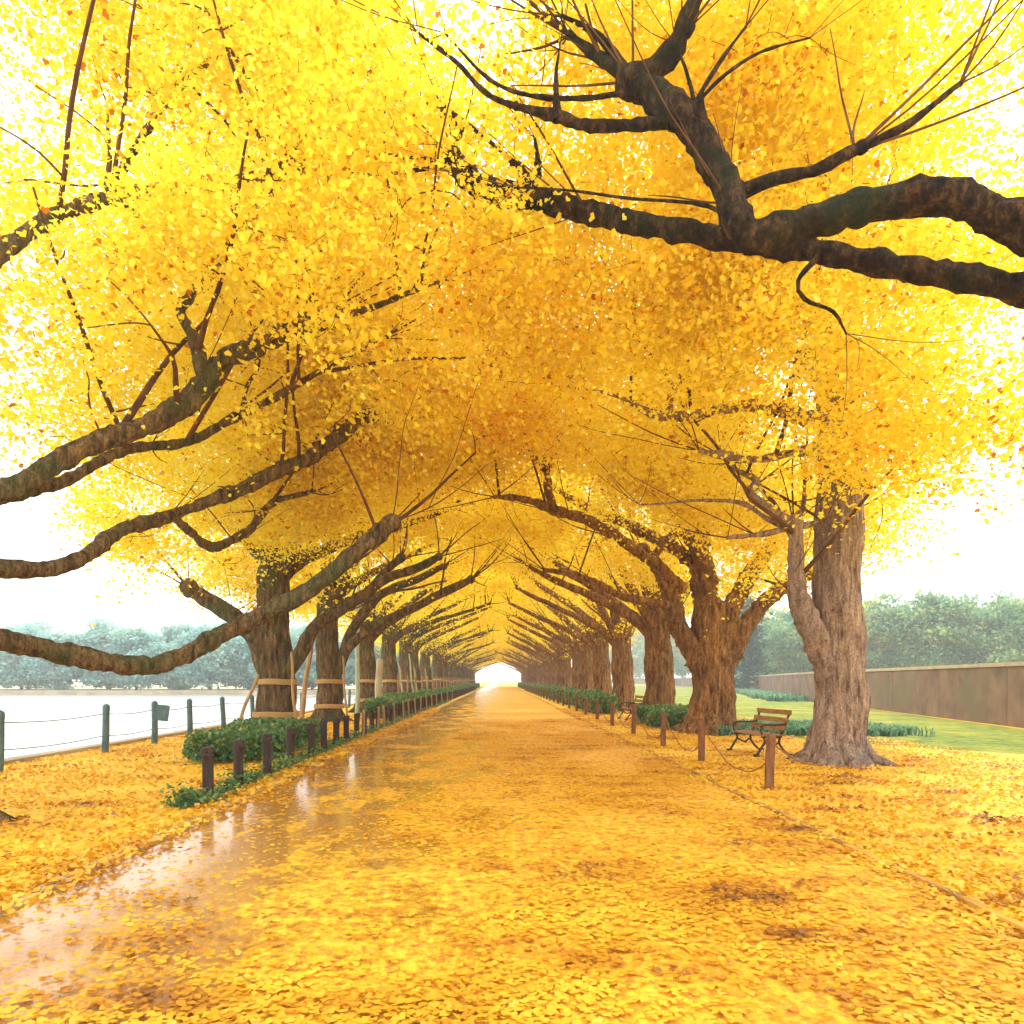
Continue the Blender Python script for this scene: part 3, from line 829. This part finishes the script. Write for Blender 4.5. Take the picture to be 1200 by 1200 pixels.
# ------------------------------------------------------------------ posts
def post_mesh(w, h, m, seg=12, capr=1.12, name='post', seed=0):
    tb = Tubes()
    zs = np.array([-.05, 0.02, h * .3, h * .6, h * .86, h * .88, h * .97, h])
    rad = np.array([w, w, w * .98, w * .97, w * .96, w * capr, w * capr, w * .82])
    tb.add(np.array([[.008 * math.sin(z * 5 + seed), 0, z] for z in zs]), rad, seg, .05, 8)
    return tb.mesh(name)


G1 = 'dark wooden posts along the left edge of the path'
pms = [post_mesh(.075, .655, None, seed=k) for k in range(3)]
cap_m = []
for k in range(3):
    bm = bmesh.new()
    bmesh.ops.create_cone(bm, cap_ends=True, segments=14, radius1=.092, radius2=.084, depth=.07)
    bmesh.ops.bevel(bm, geom=list(bm.edges), offset=.008, segments=1, affect='EDGES')
    me = bpy.data.meshes.new('cap'); bm.to_mesh(me); bm.free(); cap_m.append(me)
ys = [9.75, 10.85, 12.2, 13.6, 15.0, 16.2, 17.3]
while ys[-1] < 120: ys.append(ys[-1] + 1.22)
for i, y in enumerate(ys):
    e = empty('bollard_post', (-3.9 + random.uniform(-.02, .02), y, 0), random.random() * 3)
    e.rotation_euler = (random.uniform(-.03, .03), random.uniform(-.03, .03), random.random() * 3)
    link('shaft', pms[i % 3], M['post_l'], e)
    if i < 40:
        c = link('cap', cap_m[i % 3], M['post_l'], e); c.location = (0, 0, .665)
    if i < 14: lb = '%s dark wooden post from the near end of the left path edge' % ORD[i]
    else: lb = 'dark wooden post in the crowded far run of the left path edge'
    tag(e, lb, 'post', G1)

G2 = 'brown posts with slack rope along the right edge'
pr = post_mesh(.068, .80, None, capr=1.03)
yr = [10.63, 14.2, 17.5, 21.4, 25.4]
while yr[-1] < 110: yr.append(yr[-1] + 3.9)
for i, y in enumerate(yr):
    e = link('rope_post', pr, M['post_r']); e.location = (3.96, y, 0)
    e.rotation_euler = (random.uniform(-.025, .025), random.uniform(-.025, .025), random.random() * 3)
    if i < 8: lb = '%s brown rope post from the near end of the right path edge' % ORD[i]
    else: lb = 'brown rope post far down the right path edge'
    tag(e, lb, 'post', G2)
G3 = 'slack ropes hung between the right posts'
for i in range(0, 9):
    y0 = yr[i]
    y1 = yr[i + 1]
    P = []
    for s in np.linspace(0, 1, 26):
        z = .66 - .60 * (1 - (2 * s - 1) ** 2) ** 0.8
        P.append([3.96 + .075 + .10 * math.sin(s * 3.14) + .02 * math.sin(s * 17), y0 + (y1 - y0) * s, max(z, .035)])
    tb = Tubes(); tb.add(P, [.013] * 26, 6, .1, 20)
    e = link('slack_rope', tb.mesh('slack_rope'), M['rope'])
    lb = 'slack rope drooping in front of the nearest right post' if i < 0 else 'slack rope hanging between the %s and %s posts on the right' % (ORD[i], ORD[i + 1])
    tag(e, lb, 'rope', G3)
P = [[4.03 + 2.0 * q, 10.63 + 2.9 * q, max(.66 - 1.05 * q + .42 * q * q, .03) if q < .93 else .03] for q in np.linspace(0, 1, 24)]
tb = Tubes(); tb.add(P, [.013] * 24, 6, .1, 20)
tag(link('slack_rope', tb.mesh('slack_rope'), M['rope']), 'slack rope running from the nearest right post to the foot of the edge tree', 'rope', G3)

# pale stakes between the dark posts further along
G4 = 'short pale stakes among the dark left posts'
sm = post_mesh(.035, .78, None, seg=8, capr=1.0)
for i, y in enumerate([19.6, 22.0, 23.3, 25.6, 28, 29.5, 32, 34, 37, 40, 43, 47, 52, 57]):
    e = link('pale_stake', sm, M['tan']); e.location = (-3.74, y + .35, 0); e.rotation_euler = (0, random.uniform(-.05, .05), 0)
    tag(e, '%s short pale stake among the dark left posts, counting from the near end' % ORD[i], 'stake', G4)

# support poles by left trees
def pole(p0, p1, r0, r1, m, name, label, cat, group=None, seg=10):
    tb = Tubes()
    p0 = np.array(p0, float); p1 = np.array(p1, float)
    n = 10
    P = [p0 + (p1 - p0) * s + np.array([.02 * math.sin(s * 9), .02 * math.cos(s * 7), 0]) for s in np.linspace(0, 1, n)]
    P = [p - p0 for p in P]
    tb.add(P, np.linspace(r0, r1, n), seg, .08, 7)
    e = link(name, tb.mesh(name), m); e.location = tuple(p0)
    tag(e, label, cat, group)
    return e


G5 = 'wooden props leaning on the left trees'
pole((-7.55, 20.6, 0), (-6.95, 20.9, 1.75), .05, .045, M['tan'], 'tree_prop', 'brown prop leaning on the left side of the thick mossy banded tree', 'prop', G5)
pole((-5.72, 20.5, 0), (-5.98, 20.8, 2.4), .045, .04, M['tan'], 'tree_prop', 'slender tan prop against the right side of the thick mossy banded tree', 'prop', G5)
pole((-7.62, 27.8, 0), (-7.3, 28.2, 3.1), .10, .08, M['tan'], 'tree_prop', 'tan forked-looking prop in the gap between the first two banded trees', 'prop', G5)
pole((-5.75, 27.4, 0), (-5.98, 27.7, 2.5), .045, .04, M['tan'], 'tree_prop', 'grey-brown prop on the right side of the second banded tree', 'prop', G5)
for i, y in enumerate([35.4, 43.0, 50.6, 58.2]):
    pole((-5.6, y, 0), (-6.0, y + .3, 2.5), .06, .05, M['pale'], 'tree_prop', 'pale prop leaning on the %s tree of the left row' % ORD[3 + i], 'prop', G5)
pole((-6.0, 30.6, 0), (-5.94, 30.6, 5.8), .10, .075, M['palegreen'], 'slender_pole', 'tall pale green pole rising beside the third banded tree', 'pole')
pole((-5.7, 34.2, 0), (-5.66, 34.2, 2.55), .19, .15, M['pale'], 'thick_stump_post', 'thick pale stump-like post with a blunt top beside the fourth tree', 'post')
pole((-5.25, 45, 0), (-5.6, 45, 3.2), .07, .05, M['palegreen'], 'slender_pole', 'leaning pale green pole above the far hedge on the left', 'pole')

# bamboo rail fence along the far left trees
root = empty('bamboo_rail_fence', (-5.35, 38, 0))
tag(root, 'tan two-rail bamboo fence running along the far left trees', 'fence')
for z in (.62, 1.5):
    tb = Tubes(); tb.add([[0, s, z + .012 * math.sin(s)] for s in np.linspace(0, 90, 60)], [.035] * 60, 7, .1, 3)
    link('rail', tb.mesh('rail'), M['tan'], root)
pm = post_mesh(.05, 1.85, None, seg=8, capr=1.0)
for k in range(24):
    c = link('upright', pm, M['tan'], root); c.location = (0.06, 90 / 23 * k, 0)

# fence by the water
root = empty('moat_fence', (-8.7, 0, 0))
tag(root, 'weathered post and wire fence along the water on the left', 'fence')
fm = post_mesh(.075, 1.05, None, seg=10, capr=1.0); fy = [11.3, 14.6, 17.2, 20.3, 23.6, 26.8, 30, 33.2, 36.5, 40, 44, 48, 52, 56, 60]
fy = [12.6, 16.0, 18.3, 20.4, 22.9, 25.6, 28.6, 31.8, 35, 38.5, 42, 46, 50, 54, 58]
for y in fy:
    c = link('fence_post', fm, M['bluepost'], root); c.location = (0, y, 0)
    c.rotation_euler = (random.uniform(-.04, .04), random.uniform(-.05, .05), 0)
for z in (.38, .86):
    P = []
    for y0, y1 in zip(fy[:-1], fy[1:]):
        for s in np.linspace(0, 1, 7, endpoint=False): P.append([.0, y0 + (y1 - y0) * s, z - .05 * math.sin(math.pi * s)])
    tb = Tubes(); tb.add(P, [.010] * len(P), 5)
    link('wire', tb.mesh('wire'), M['wire'], root)
bm = bmesh.new(); box_bm(bm, .03, .36, -.02, .02, -.2, .2, .01)
o = bm_obj('hanging_cloth', bm, M['bluepost']); o.location = (-8.66, 18.2, .80); o.rotation_euler = (0, .12, .1)
tag(o, 'small blue-grey board fixed on a post of the waterside fence', 'board')

# ------------------------------------------------------------------ benches
def bench(loc, rz, label):
    """length along y, faces -x"""
    root = empty('park_bench', loc, rz)
    tag(root, label, 'bench', 'park benches under the right row')
    Lh = .72
    for sy in (-1, 1):
        tb = Tubes(); y = sy * Lh * .86
        def T(pts, r, rr=None):
            p, q = spline([[a, y, b] for a, b in pts], [r] * len(pts), .05)
            tb.add(p, q, 8, .08, 12)
        T([(-.36, .03), (-.33, .06), (-.24, .2), (-.17, .32), (-.22, .43)], .026)
        T([(.42, .03), (.34, .05), (.22, .16), (.14, .3), (.17, .43)], .026)
        T([(-.24, .42), (0, .405), (.20, .42)], .026)
        T([(-.17, .3), (0, .22), (.14, .3)], .020)
        T([(-.41, .025), (-.36, .03), (-.30, .03)], .036)
        T([(.47, .025), (.42, .03), (.36, .03)], .036)
        T([(.18, .42), (.24, .55), (.31, .75), (.40, .95)], .024)
        T([(-.22, .44), (-.27, .55), (-.20, .655), (-.05, .67), (.14, .66), (.28, .68)], .022)
        T([(-.22, .66), (-.27, .63), (-.25, .59), (-.21, .60)], .016)
        link('end_frame', tb.mesh('end_frame'), M['iron'], root)
    bm = bmesh.new()
    for k in range(5):
        x = -.235 + k * .102
        box_bm(bm, x - .043, x + .043, -Lh, Lh, .432, .462, .006)
    bm_obj('seat', bm, M['slat'], root)
    bm = bmesh.new()
    for k in range(3):
        s = k / 2
        x, z = .235 + .145 * s, .60 + .32 * s
        v0 = len(bm.verts)
        box_bm(bm, x - .030, x - .005, -Lh, Lh, z - .052, z + .052, .006)
    bm_obj('backrest', bm, M['slat'], root)
    return root


bench((5.62, 15.75, 0), R(8), 'brown slatted park bench with curled iron legs behind the nearest right post')
bench((5.35, 29.4, 0), R(4), 'distant park bench in front of the broad brown tree in the right row')

# ------------------------------------------------------------------ hedges and plants
def hedge(name, loc, L, W, Ht, n, leafsz, label, group, seed, m='green'):
    global rng
    rng = np.random.default_rng(seed)
    u = rng.uniform(-1, 1, (n, 3)); 
    # push towards the skin of a rounded box
    p = 5.0
    nrm = (np.abs(u) ** p).sum(1) ** (1 / p)
    rad = rng.uniform(.78, 1.02, n) / nrm
    q = u * rad[:, None]
    q[:, 0] *= W / 2 * (1 + .15 * np.sin(q[:, 1] * 7)); q[:, 2] = (q[:, 2] * .5 + .5) * Ht * (1 + .10 * np.sin(q[:, 1] * 5 + 1)); q[:, 1] *= L / 2
    q += rng.normal(size=q.shape) * .03
    q[:, 2] = np.maximum(q[:, 2], .06)
    me = leaf_mesh(name, q, rng.uniform(.7, 1.3, n) * leafsz, up_bias=.1)
    root = empty(name, loc)
    link('foliage', me, M[m], root)
    tb = Tubes()
    for k in range(max(2, int(L / .5))):
        y = -L / 2 + .25 + k * .5
        tb.add([[0, y, -.03], [.03, y + .05, Ht * .4], [.05 * (-1) ** k, y + .1, Ht * .8]], [.02, .016, .008], 5)
        tb.add([[0, y, Ht * .2], [-W * .25, y - .1, Ht * .5], [-W * .35, y - .15, Ht * .8]], [.012, .01, .006], 5)
    link('stems', tb.mesh('stems'), M['twig'], root)
    tag(root, label, 'hedge', group)
    return root


GH = 'low hedges along the left trees'
# raised low mound behind the first posts
h1 = hedge('hedge', (-5.3, 16.5, 0), 5.6, 1.7, .62, 15000, .075, 'low rounded green hedge behind the first posts at the foot of the mossy tree', GH, 61)
hb = hedge('hedge', (-5.0, 35.5, 0), 12, 1.3, .85, 16000, .10, 'green hedge beyond the gap, behind the posts at the third banded tree', GH, 62)
hc = hedge('hedge', (-4.95, 48.5, 0), 13, 1.3, .85, 9000, .15, 'third green hedge down the left side', GH, 63)
for k in range(8):
    c = copy_tree(hc); c.location = (-4.95, 62 + 13.4 * k, 0); c['label'] = '%s green hedge down the left side' % ORD[3 + k]
GH2 = 'leafy hedges along the right trees'
hd = hedge('hedge', (6.2, 26.0, 0), 4.6, 2.2, .62, 9000, .10, 'dark green leafy clump between the two nearest big trunks on the right', GH2, 64)
he = hedge('hedge', (5.0, 39, 0), 11, 1.2, .95, 13000, .12, 'green leafy hedge beyond the distant bench on the right', GH2, 65)
hf = hedge('hedge', (4.9, 51.5, 0), 12, 1.2, .95, 8000, .16, 'second green hedge beyond the distant bench', GH2, 66)
for k in range(9):
    c = copy_tree(hf); c.location = (4.9, 64 + 12.4 * k, 0); c['label'] = '%s green hedge beyond the distant bench' % ORD[2 + k]


def straps(name, pts, n_per, hgt, label_kind='stuff', m='strap', w=.02, seed=3):
    """arching strap leaves growing at each point"""
    g = np.random.default_rng(seed)
    V = []; Fc = []; tone = []
    n = 0
    for (x, y) in pts:
        for k in range(n_per):
            a = g.uniform(0, 6.283); L = hgt * g.uniform(.6, 1.2); sp = g.uniform(.3, .9)
            d = np.array([math.cos(a), math.sin(a)]); s = np.array([-d[1], d[0]])
            bx, by = x + g.normal() * .12, y + g.normal() * .12
            prev = None
            tt = g.random()
            for i, t in enumerate((0, .4, .75, 1.0)):
                r = sp * L * t ** 1.5; z = L * (t * 1.25 - .55 * t * t)
                ww = w * (1, 1.1, .8, .15)[i]
                V.append([bx + d[0] * r - s[0] * ww, by + d[1] * r - s[1] * ww, z])
                V.append([bx + d[0] * r + s[0] * ww, by + d[1] * r + s[1] * ww, z])
                if i: Fc.append([n - 2, n - 1, n + 1, n]); tone.append(tt)
                n += 2
    me = np_mesh(name, np.array(V), np.array(Fc), 4, tone=np.array(tone))
    o = link(name, me, M[m])
    o['kind'] = 'stuff'
    return o


g = np.random.default_rng(5)
pts = [(8.0 + g.uniform(-1.6, 4.2), 21.5 + g.uniform(-.8, 3.8)) for _ in range(420)]
straps('leafy_ground_cover', pts, 16, .34, w=.022)
pts = [(g.uniform(12, 34), 0) for _ in range(520)]
pts = [(23.5 + 25.5 * q - .5 - g.uniform(0, 3.0), 54 + 96 * q + g.uniform(-1, 1)) for q in g.uniform(0, .9, 620)]
straps('wall_foot_plants', pts, 14, .6, w=.05, seed=9)
# ivy strip along the left post feet
rng = np.random.default_rng(77)
n = 9000
yy = 9.0 + 45 * rng.random(n) ** 1.6
xx = -3.85 + rng.normal(size=n) * .13 - .05
zz = np.abs(rng.normal(size=n)) * .06 * (1 + np.sin(yy * 3)) + .02
me = leaf_mesh('ivy_strip', np.stack([xx, yy, zz], 1), rng.uniform(.04, .085, n), up_bias=.6)
o = link('ivy_strip', me, M['green']); o['kind'] = 'stuff'

# ------------------------------------------------------------------ fallen leaves
def litter(name, x0, x1, y0, y1, n, sz, dens, flat=.35, seed=1, p=1.7, z=.006):
    global rng
    rng = np.random.default_rng(seed)
    x = rng.uniform(x0, x1, n); y = y0 + (y1 - y0) * rng.random(n) ** p
    keep = np.array([rng.random() < dens(a, b) for a, b in zip(x, y)])
    x, y = x[keep], y[keep]
    zz = z + rng.random(len(x)) ** 2 * .02 + .012
    me = leaf_mesh(name, np.stack([x, y, zz], 1), rng.uniform(.75, 1.25, len(x)) * sz, FAN, flat=flat,
                   tone=np.clip([.6 + rng.normal() * .11 + .85 * noise.noise(Vector((a * .8, b * 2.2, 3))) + .35 * noise.noise(Vector((a * 3.2, b * 3.2, 9))) for a, b in zip(x, y)], 0, 1))
    o = link(name, me, M['litter']); o['kind'] = 'stuff'
    return o


def dr(x, y):
    a = noise.noise(Vector((x * .7, y * .45, 2))) + .5 * noise.noise(Vector((x * 2.1, y * 1.6, 5)))
    d = .42 + .9 * a + .07 * x
    if x < .2: d -= .38 * min(1, (.2 - x) / 1.4) * min(1, max(0, y - 3.5) / 2.5)
    return max(.09, d)


def dv(x, y):
    return .55 + .8 * noise.noise(Vector((x * .9, y * .9, 7)))


litter('fallen_leaves', -3.3, 3.28, 2.6, 30, 110000, .046, dr, .14, 1, 1.9)
litter('fallen_leaves', 3.1, 10.5, 3.0, 40, 90000, .056, dv, .5, 2, 1.5, z=0)
litter('fallen_leaves', -3.75, -3.2, 3.0, 40, 5000, .065, lambda x, y: .8, .5, 4, 1.3, z=.035)
litter('fallen_leaves', -9.4, -3.5, 5.0, 34, 60000, .056, lambda x, y: dv(x, y) * .8, .5, 3, 1.3, z=0)

# ------------------------------------------------------------------ right stone wall
root = empty('boundary_wall', (0, 0, 0))
tag(root, 'long low brown stone wall at the back of the lawn', 'wall')
WP = [np.array(p, float) for p in ((14.5, 8), (23.5, 54), (49, 150), (54, 230), (57, 420))]
bm = bmesh.new(); bc = bmesh.new()
for P0, P1 in zip(WP[:-1], WP[1:]):
    Ld = np.linalg.norm(P1 - P0); dirn = (P1 - P0) / Ld; nr = np.array([dirn[1], -dirn[0]])
    npan = max(1, int(round(Ld / 6)))
    for k in range(npan):
        a = P0 + dirn * (Ld * k / npan + .02); b = P0 + dirn * (Ld * (k + 1) / npan - .02)
        for B_, off, z0, z1 in ((bm, .18, -.05, 2.08), (bc, .24, 2.082, 2.22)):
            vs = []
            for z in (z0, z1):
                for p, sg in ((a, -1), (b, -1), (b, 1), (a, 1)):
                    q = p + nr * off * sg
                    vs.append(B_.verts.new((q[0], q[1], z)))
            for f in ((0, 1, 2, 3), (4, 5, 6, 7), (0, 1, 5, 4), (1, 2, 6, 5), (2, 3, 7, 6), (3, 0, 4, 7)):
                B_.faces.new([vs[i] for i in f])
bm_obj('wall_panels', bm, M['pavewall'], root)
bm_obj('coping', bc, M['coping'], root)

# ------------------------------------------------------------------ background trees
def bg_tree(name, loc, hgt, cw, n, leafsz, m, label, group, seed, trunk_h=.3, bark='pale', cone=False, rt=.25, nc=70):
    global rng
    rng = np.random.default_rng(seed); rs = random.Random(seed)
    root = empty(name, loc)
    tag(root, label, 'tree', group)
    tb = Tubes()
    tb.add([[0, 0, -.1], [.1, 0, hgt * .3], [-.1, .1, hgt * .6], [0, 0, hgt * .85]], [rt, rt * .8, rt * .5, rt * .15], 9, .1)
    C = []
    if cone:
        for k in range(nc):
            t = rs.random() ** .8; z = hgt * (.06 + .94 * t); r = cw * (1 - t) * .9 + .15
            a = rs.uniform(0, 6.283); C.append([math.cos(a) * r * rs.uniform(.5, 1), math.sin(a) * r * rs.uniform(.5, 1), z])
        sg = np.array([.7, .7, .35])
    else:
        for k in range(nc):
            v = np.array([rs.gauss(0, 1), rs.gauss(0, 1), rs.gauss(0, 1)]); v /= np.linalg.norm(v)
            rr = rs.uniform(.45, 1.0)
            C.append([v[0] * cw * rr, v[1] * cw * rr, hgt * (trunk_h + (1 - trunk_h) * (.5 + .5 * v[2] * rr))])
            if k % 4 == 0:
                c = C[-1]; zb = max(hgt * .25, c[2] * .55)
                tb.add([[0, 0, zb], [c[0] * .5, c[1] * .5, zb + (c[2] - zb) * .6], c], [rt * .4, rt * .25, rt * .08], 5)
        sg = np.array([.16, .16, .10]) * cw
        if sg[0] < .5: sg = sg * .5 / sg[0]
    C = np.array(C)
    idx = rng.integers(0, len(C), n)
    P = C[idx] + rng.normal(size=(n, 3)) * sg
    P[:, 2] = np.maximum(P[:, 2], .3)
    tone = np.clip(rng.normal(.5, .18, n) + rng.normal(0, .18, len(C))[idx], 0, 1)
    link('trunk', tb.mesh('trunk'), M[bark], root)
    link('crown', leaf_mesh('crown', P, rng.uniform(.7, 1.3, n) * leafsz, tone=tone), M[m], root)
    return root


GT = 'blue-green trees across the water'
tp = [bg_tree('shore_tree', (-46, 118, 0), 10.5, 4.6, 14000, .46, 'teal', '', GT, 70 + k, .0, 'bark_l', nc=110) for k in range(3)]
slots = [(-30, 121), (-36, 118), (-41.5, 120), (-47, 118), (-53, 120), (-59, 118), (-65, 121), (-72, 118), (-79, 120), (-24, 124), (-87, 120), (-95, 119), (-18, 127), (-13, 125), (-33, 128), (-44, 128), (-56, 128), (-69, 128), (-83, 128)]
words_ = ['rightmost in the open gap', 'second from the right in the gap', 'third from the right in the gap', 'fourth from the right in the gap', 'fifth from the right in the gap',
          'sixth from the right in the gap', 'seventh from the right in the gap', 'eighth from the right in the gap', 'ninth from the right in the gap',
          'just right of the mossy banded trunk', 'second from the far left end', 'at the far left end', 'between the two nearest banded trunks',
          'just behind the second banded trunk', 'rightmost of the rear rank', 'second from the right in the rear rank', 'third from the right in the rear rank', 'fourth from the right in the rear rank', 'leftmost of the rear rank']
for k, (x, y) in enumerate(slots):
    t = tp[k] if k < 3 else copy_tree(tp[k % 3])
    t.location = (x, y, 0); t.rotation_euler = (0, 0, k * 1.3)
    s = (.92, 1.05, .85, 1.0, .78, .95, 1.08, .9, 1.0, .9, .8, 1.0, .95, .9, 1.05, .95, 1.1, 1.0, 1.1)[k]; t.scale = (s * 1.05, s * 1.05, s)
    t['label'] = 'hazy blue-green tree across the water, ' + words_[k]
GW = 'green trees beyond the stone wall'
bg_tree('dark_conifer', at(876, 790, 100) * np.array([1, 1, 0]), 12.5, 2.6, 5200, .42, 'conifer', 'dark narrow evergreen beside the trunk beyond the wall', None, 81, cone=True, rt=.3, bark='bark_l', nc=120)
wt = [bg_tree('woodland_tree', (0, 0, 0), 13, 4.4, 9000, .40, 'wood_green', '', GW, 85 + k, .10, 'pale', rt=.22, nc=110) for k in range(3)]
ws = [(898, 112), (916, 105), (934, 116), (954, 104), (975, 112), (1000, 104), (1030, 98), (1065, 104), (1100, 92), (1140, 96), (1185, 86), (1230, 90), (800, 190), (750, 250), (850, 150), (885, 135), (925, 128), (965, 125), (1010, 120), (1050, 118), (1120, 112), (1160, 108), (775, 220), (825, 175), (715, 300)]
for k, (px, Y) in enumerate(ws):
    t = wt[k] if k < 3 else copy_tree(wt[k % 3])
    p = at(px, 797, Y); t.location = (p[0], Y, 0); t.rotation_euler = (0, 0, k * 2.1)
    s = (.95, .8, 1.05, .9, 1.1, .85, 1.0, .9, 1.05, .85, .95, 1.0, 1.2, 1.6, 1.1, 1.0, 1.1, 1.0, 1.1, 1.0, 1.05, 1.0, 1.4, 1.2, 2.0)[k]; t.scale = (s, s, s)
    t['label'] = ('%s pale-trunked green tree beyond the wall, counting right from the dark evergreen' % ORD[k]) if k < 12 else \
        ('back-row green tree beyond the wall, %s from the left in its rank' % {24: 'first', 13: 'second', 22: 'third', 12: 'fourth', 23: 'fifth', 14: 'sixth', 15: 'seventh', 16: 'eighth', 17: 'ninth', 18: 'tenth', 19: 'eleventh', 20: 'twelfth', 21: 'thirteenth'}[k])

# ------------------------------------------------------------------ haze
bm = bmesh.new(); box_bm(bm, -260, 260, -12, 460, -1.8, 34)
m, nt_, out_ = mat('thin_mist')
pv = nt_.nodes.new('ShaderNodeVolumePrincipled'); pv.inputs['Color'].default_value = (.96, .98, 1.0, 1)
pv.inputs['Density'].default_value = 0.0017; pv.inputs['Anisotropy'].default_value = .2
nt_.links.new(pv.outputs[0], out_.inputs['Volume'])
o = bm_obj('haze', bm, m); o['kind'] = 'stuff'

# ------------------------------------------------------------------ light
EL, AZ = 48.0, 195.0
w = bpy.data.worlds.new('World'); SC.world = w; w.use_nodes = True
nt = w.node_tree; nt.nodes.clear()
out = nt.nodes.new('ShaderNodeOutputWorld'); bg = nt.nodes.new('ShaderNodeBackground')
sky = nt.nodes.new('ShaderNodeTexSky'); sky.sky_type = 'NISHITA'; sky.sun_disc = False
sky.sun_elevation = R(EL); sky.sun_rotation = R(20); sky.dust_density = 3.0; sky.air_density = 1.0
mx = nt.nodes.new('ShaderNodeMix'); mx.data_type = 'RGBA'; mx.inputs[0].default_value = .86
nt.links.new(sky.outputs[0], mx.inputs[6]); mx.inputs[7].default_value = (11.5, 11.2, 10.8, 1)   # even bright cloud cover
nt.links.new(mx.outputs[2], bg.inputs[0]); bg.inputs[1].default_value = .13
nt.links.new(bg.outputs[0], out.inputs[0])
sl = bpy.data.lights.new('sun', 'SUN'); sl.energy = 2.0; sl.angle = R(12); sl.color = (1, .95, .86)
so = bpy.data.objects.new('sun', sl); COL.objects.link(so)
d = Vector((math.sin(R(20)) * math.cos(R(EL)), math.cos(R(20)) * math.cos(R(EL)), math.sin(R(EL))))
so.rotation_euler = d.to_track_quat('Z', 'Y').to_euler(); so.location = (0, 0, 40)

# ------------------------------------------------------------------ camera
cd = bpy.data.cameras.new('camera'); co = bpy.data.objects.new('camera', cd); COL.objects.link(co)
co.location = (0, 0, H); co.rotation_euler = (R(90), 0, 0)
cd.sensor_width = 36; cd.lens = 36 * F
cd.shift_x = (600 - VX) / 1200.0; cd.shift_y = (VY - 600) / 1200.0
cd.clip_end = 6000; cd.clip_start = .05
SC.camera = co

SC.render.engine = 'CYCLES'
cy = SC.cycles
cy.max_bounces = 9; cy.diffuse_bounces = 8; cy.transmission_bounces = 9; cy.glossy_bounces = 3
cy.volume_bounces = 0
cy.caustics_reflective = False; cy.caustics_refractive = False
cy.use_adaptive_sampling = True; cy.adaptive_threshold = .03
vs = SC.view_settings
vs.view_transform = 'Standard'; vs.look = 'None'; vs.exposure = 1.0; vs.gamma = 1
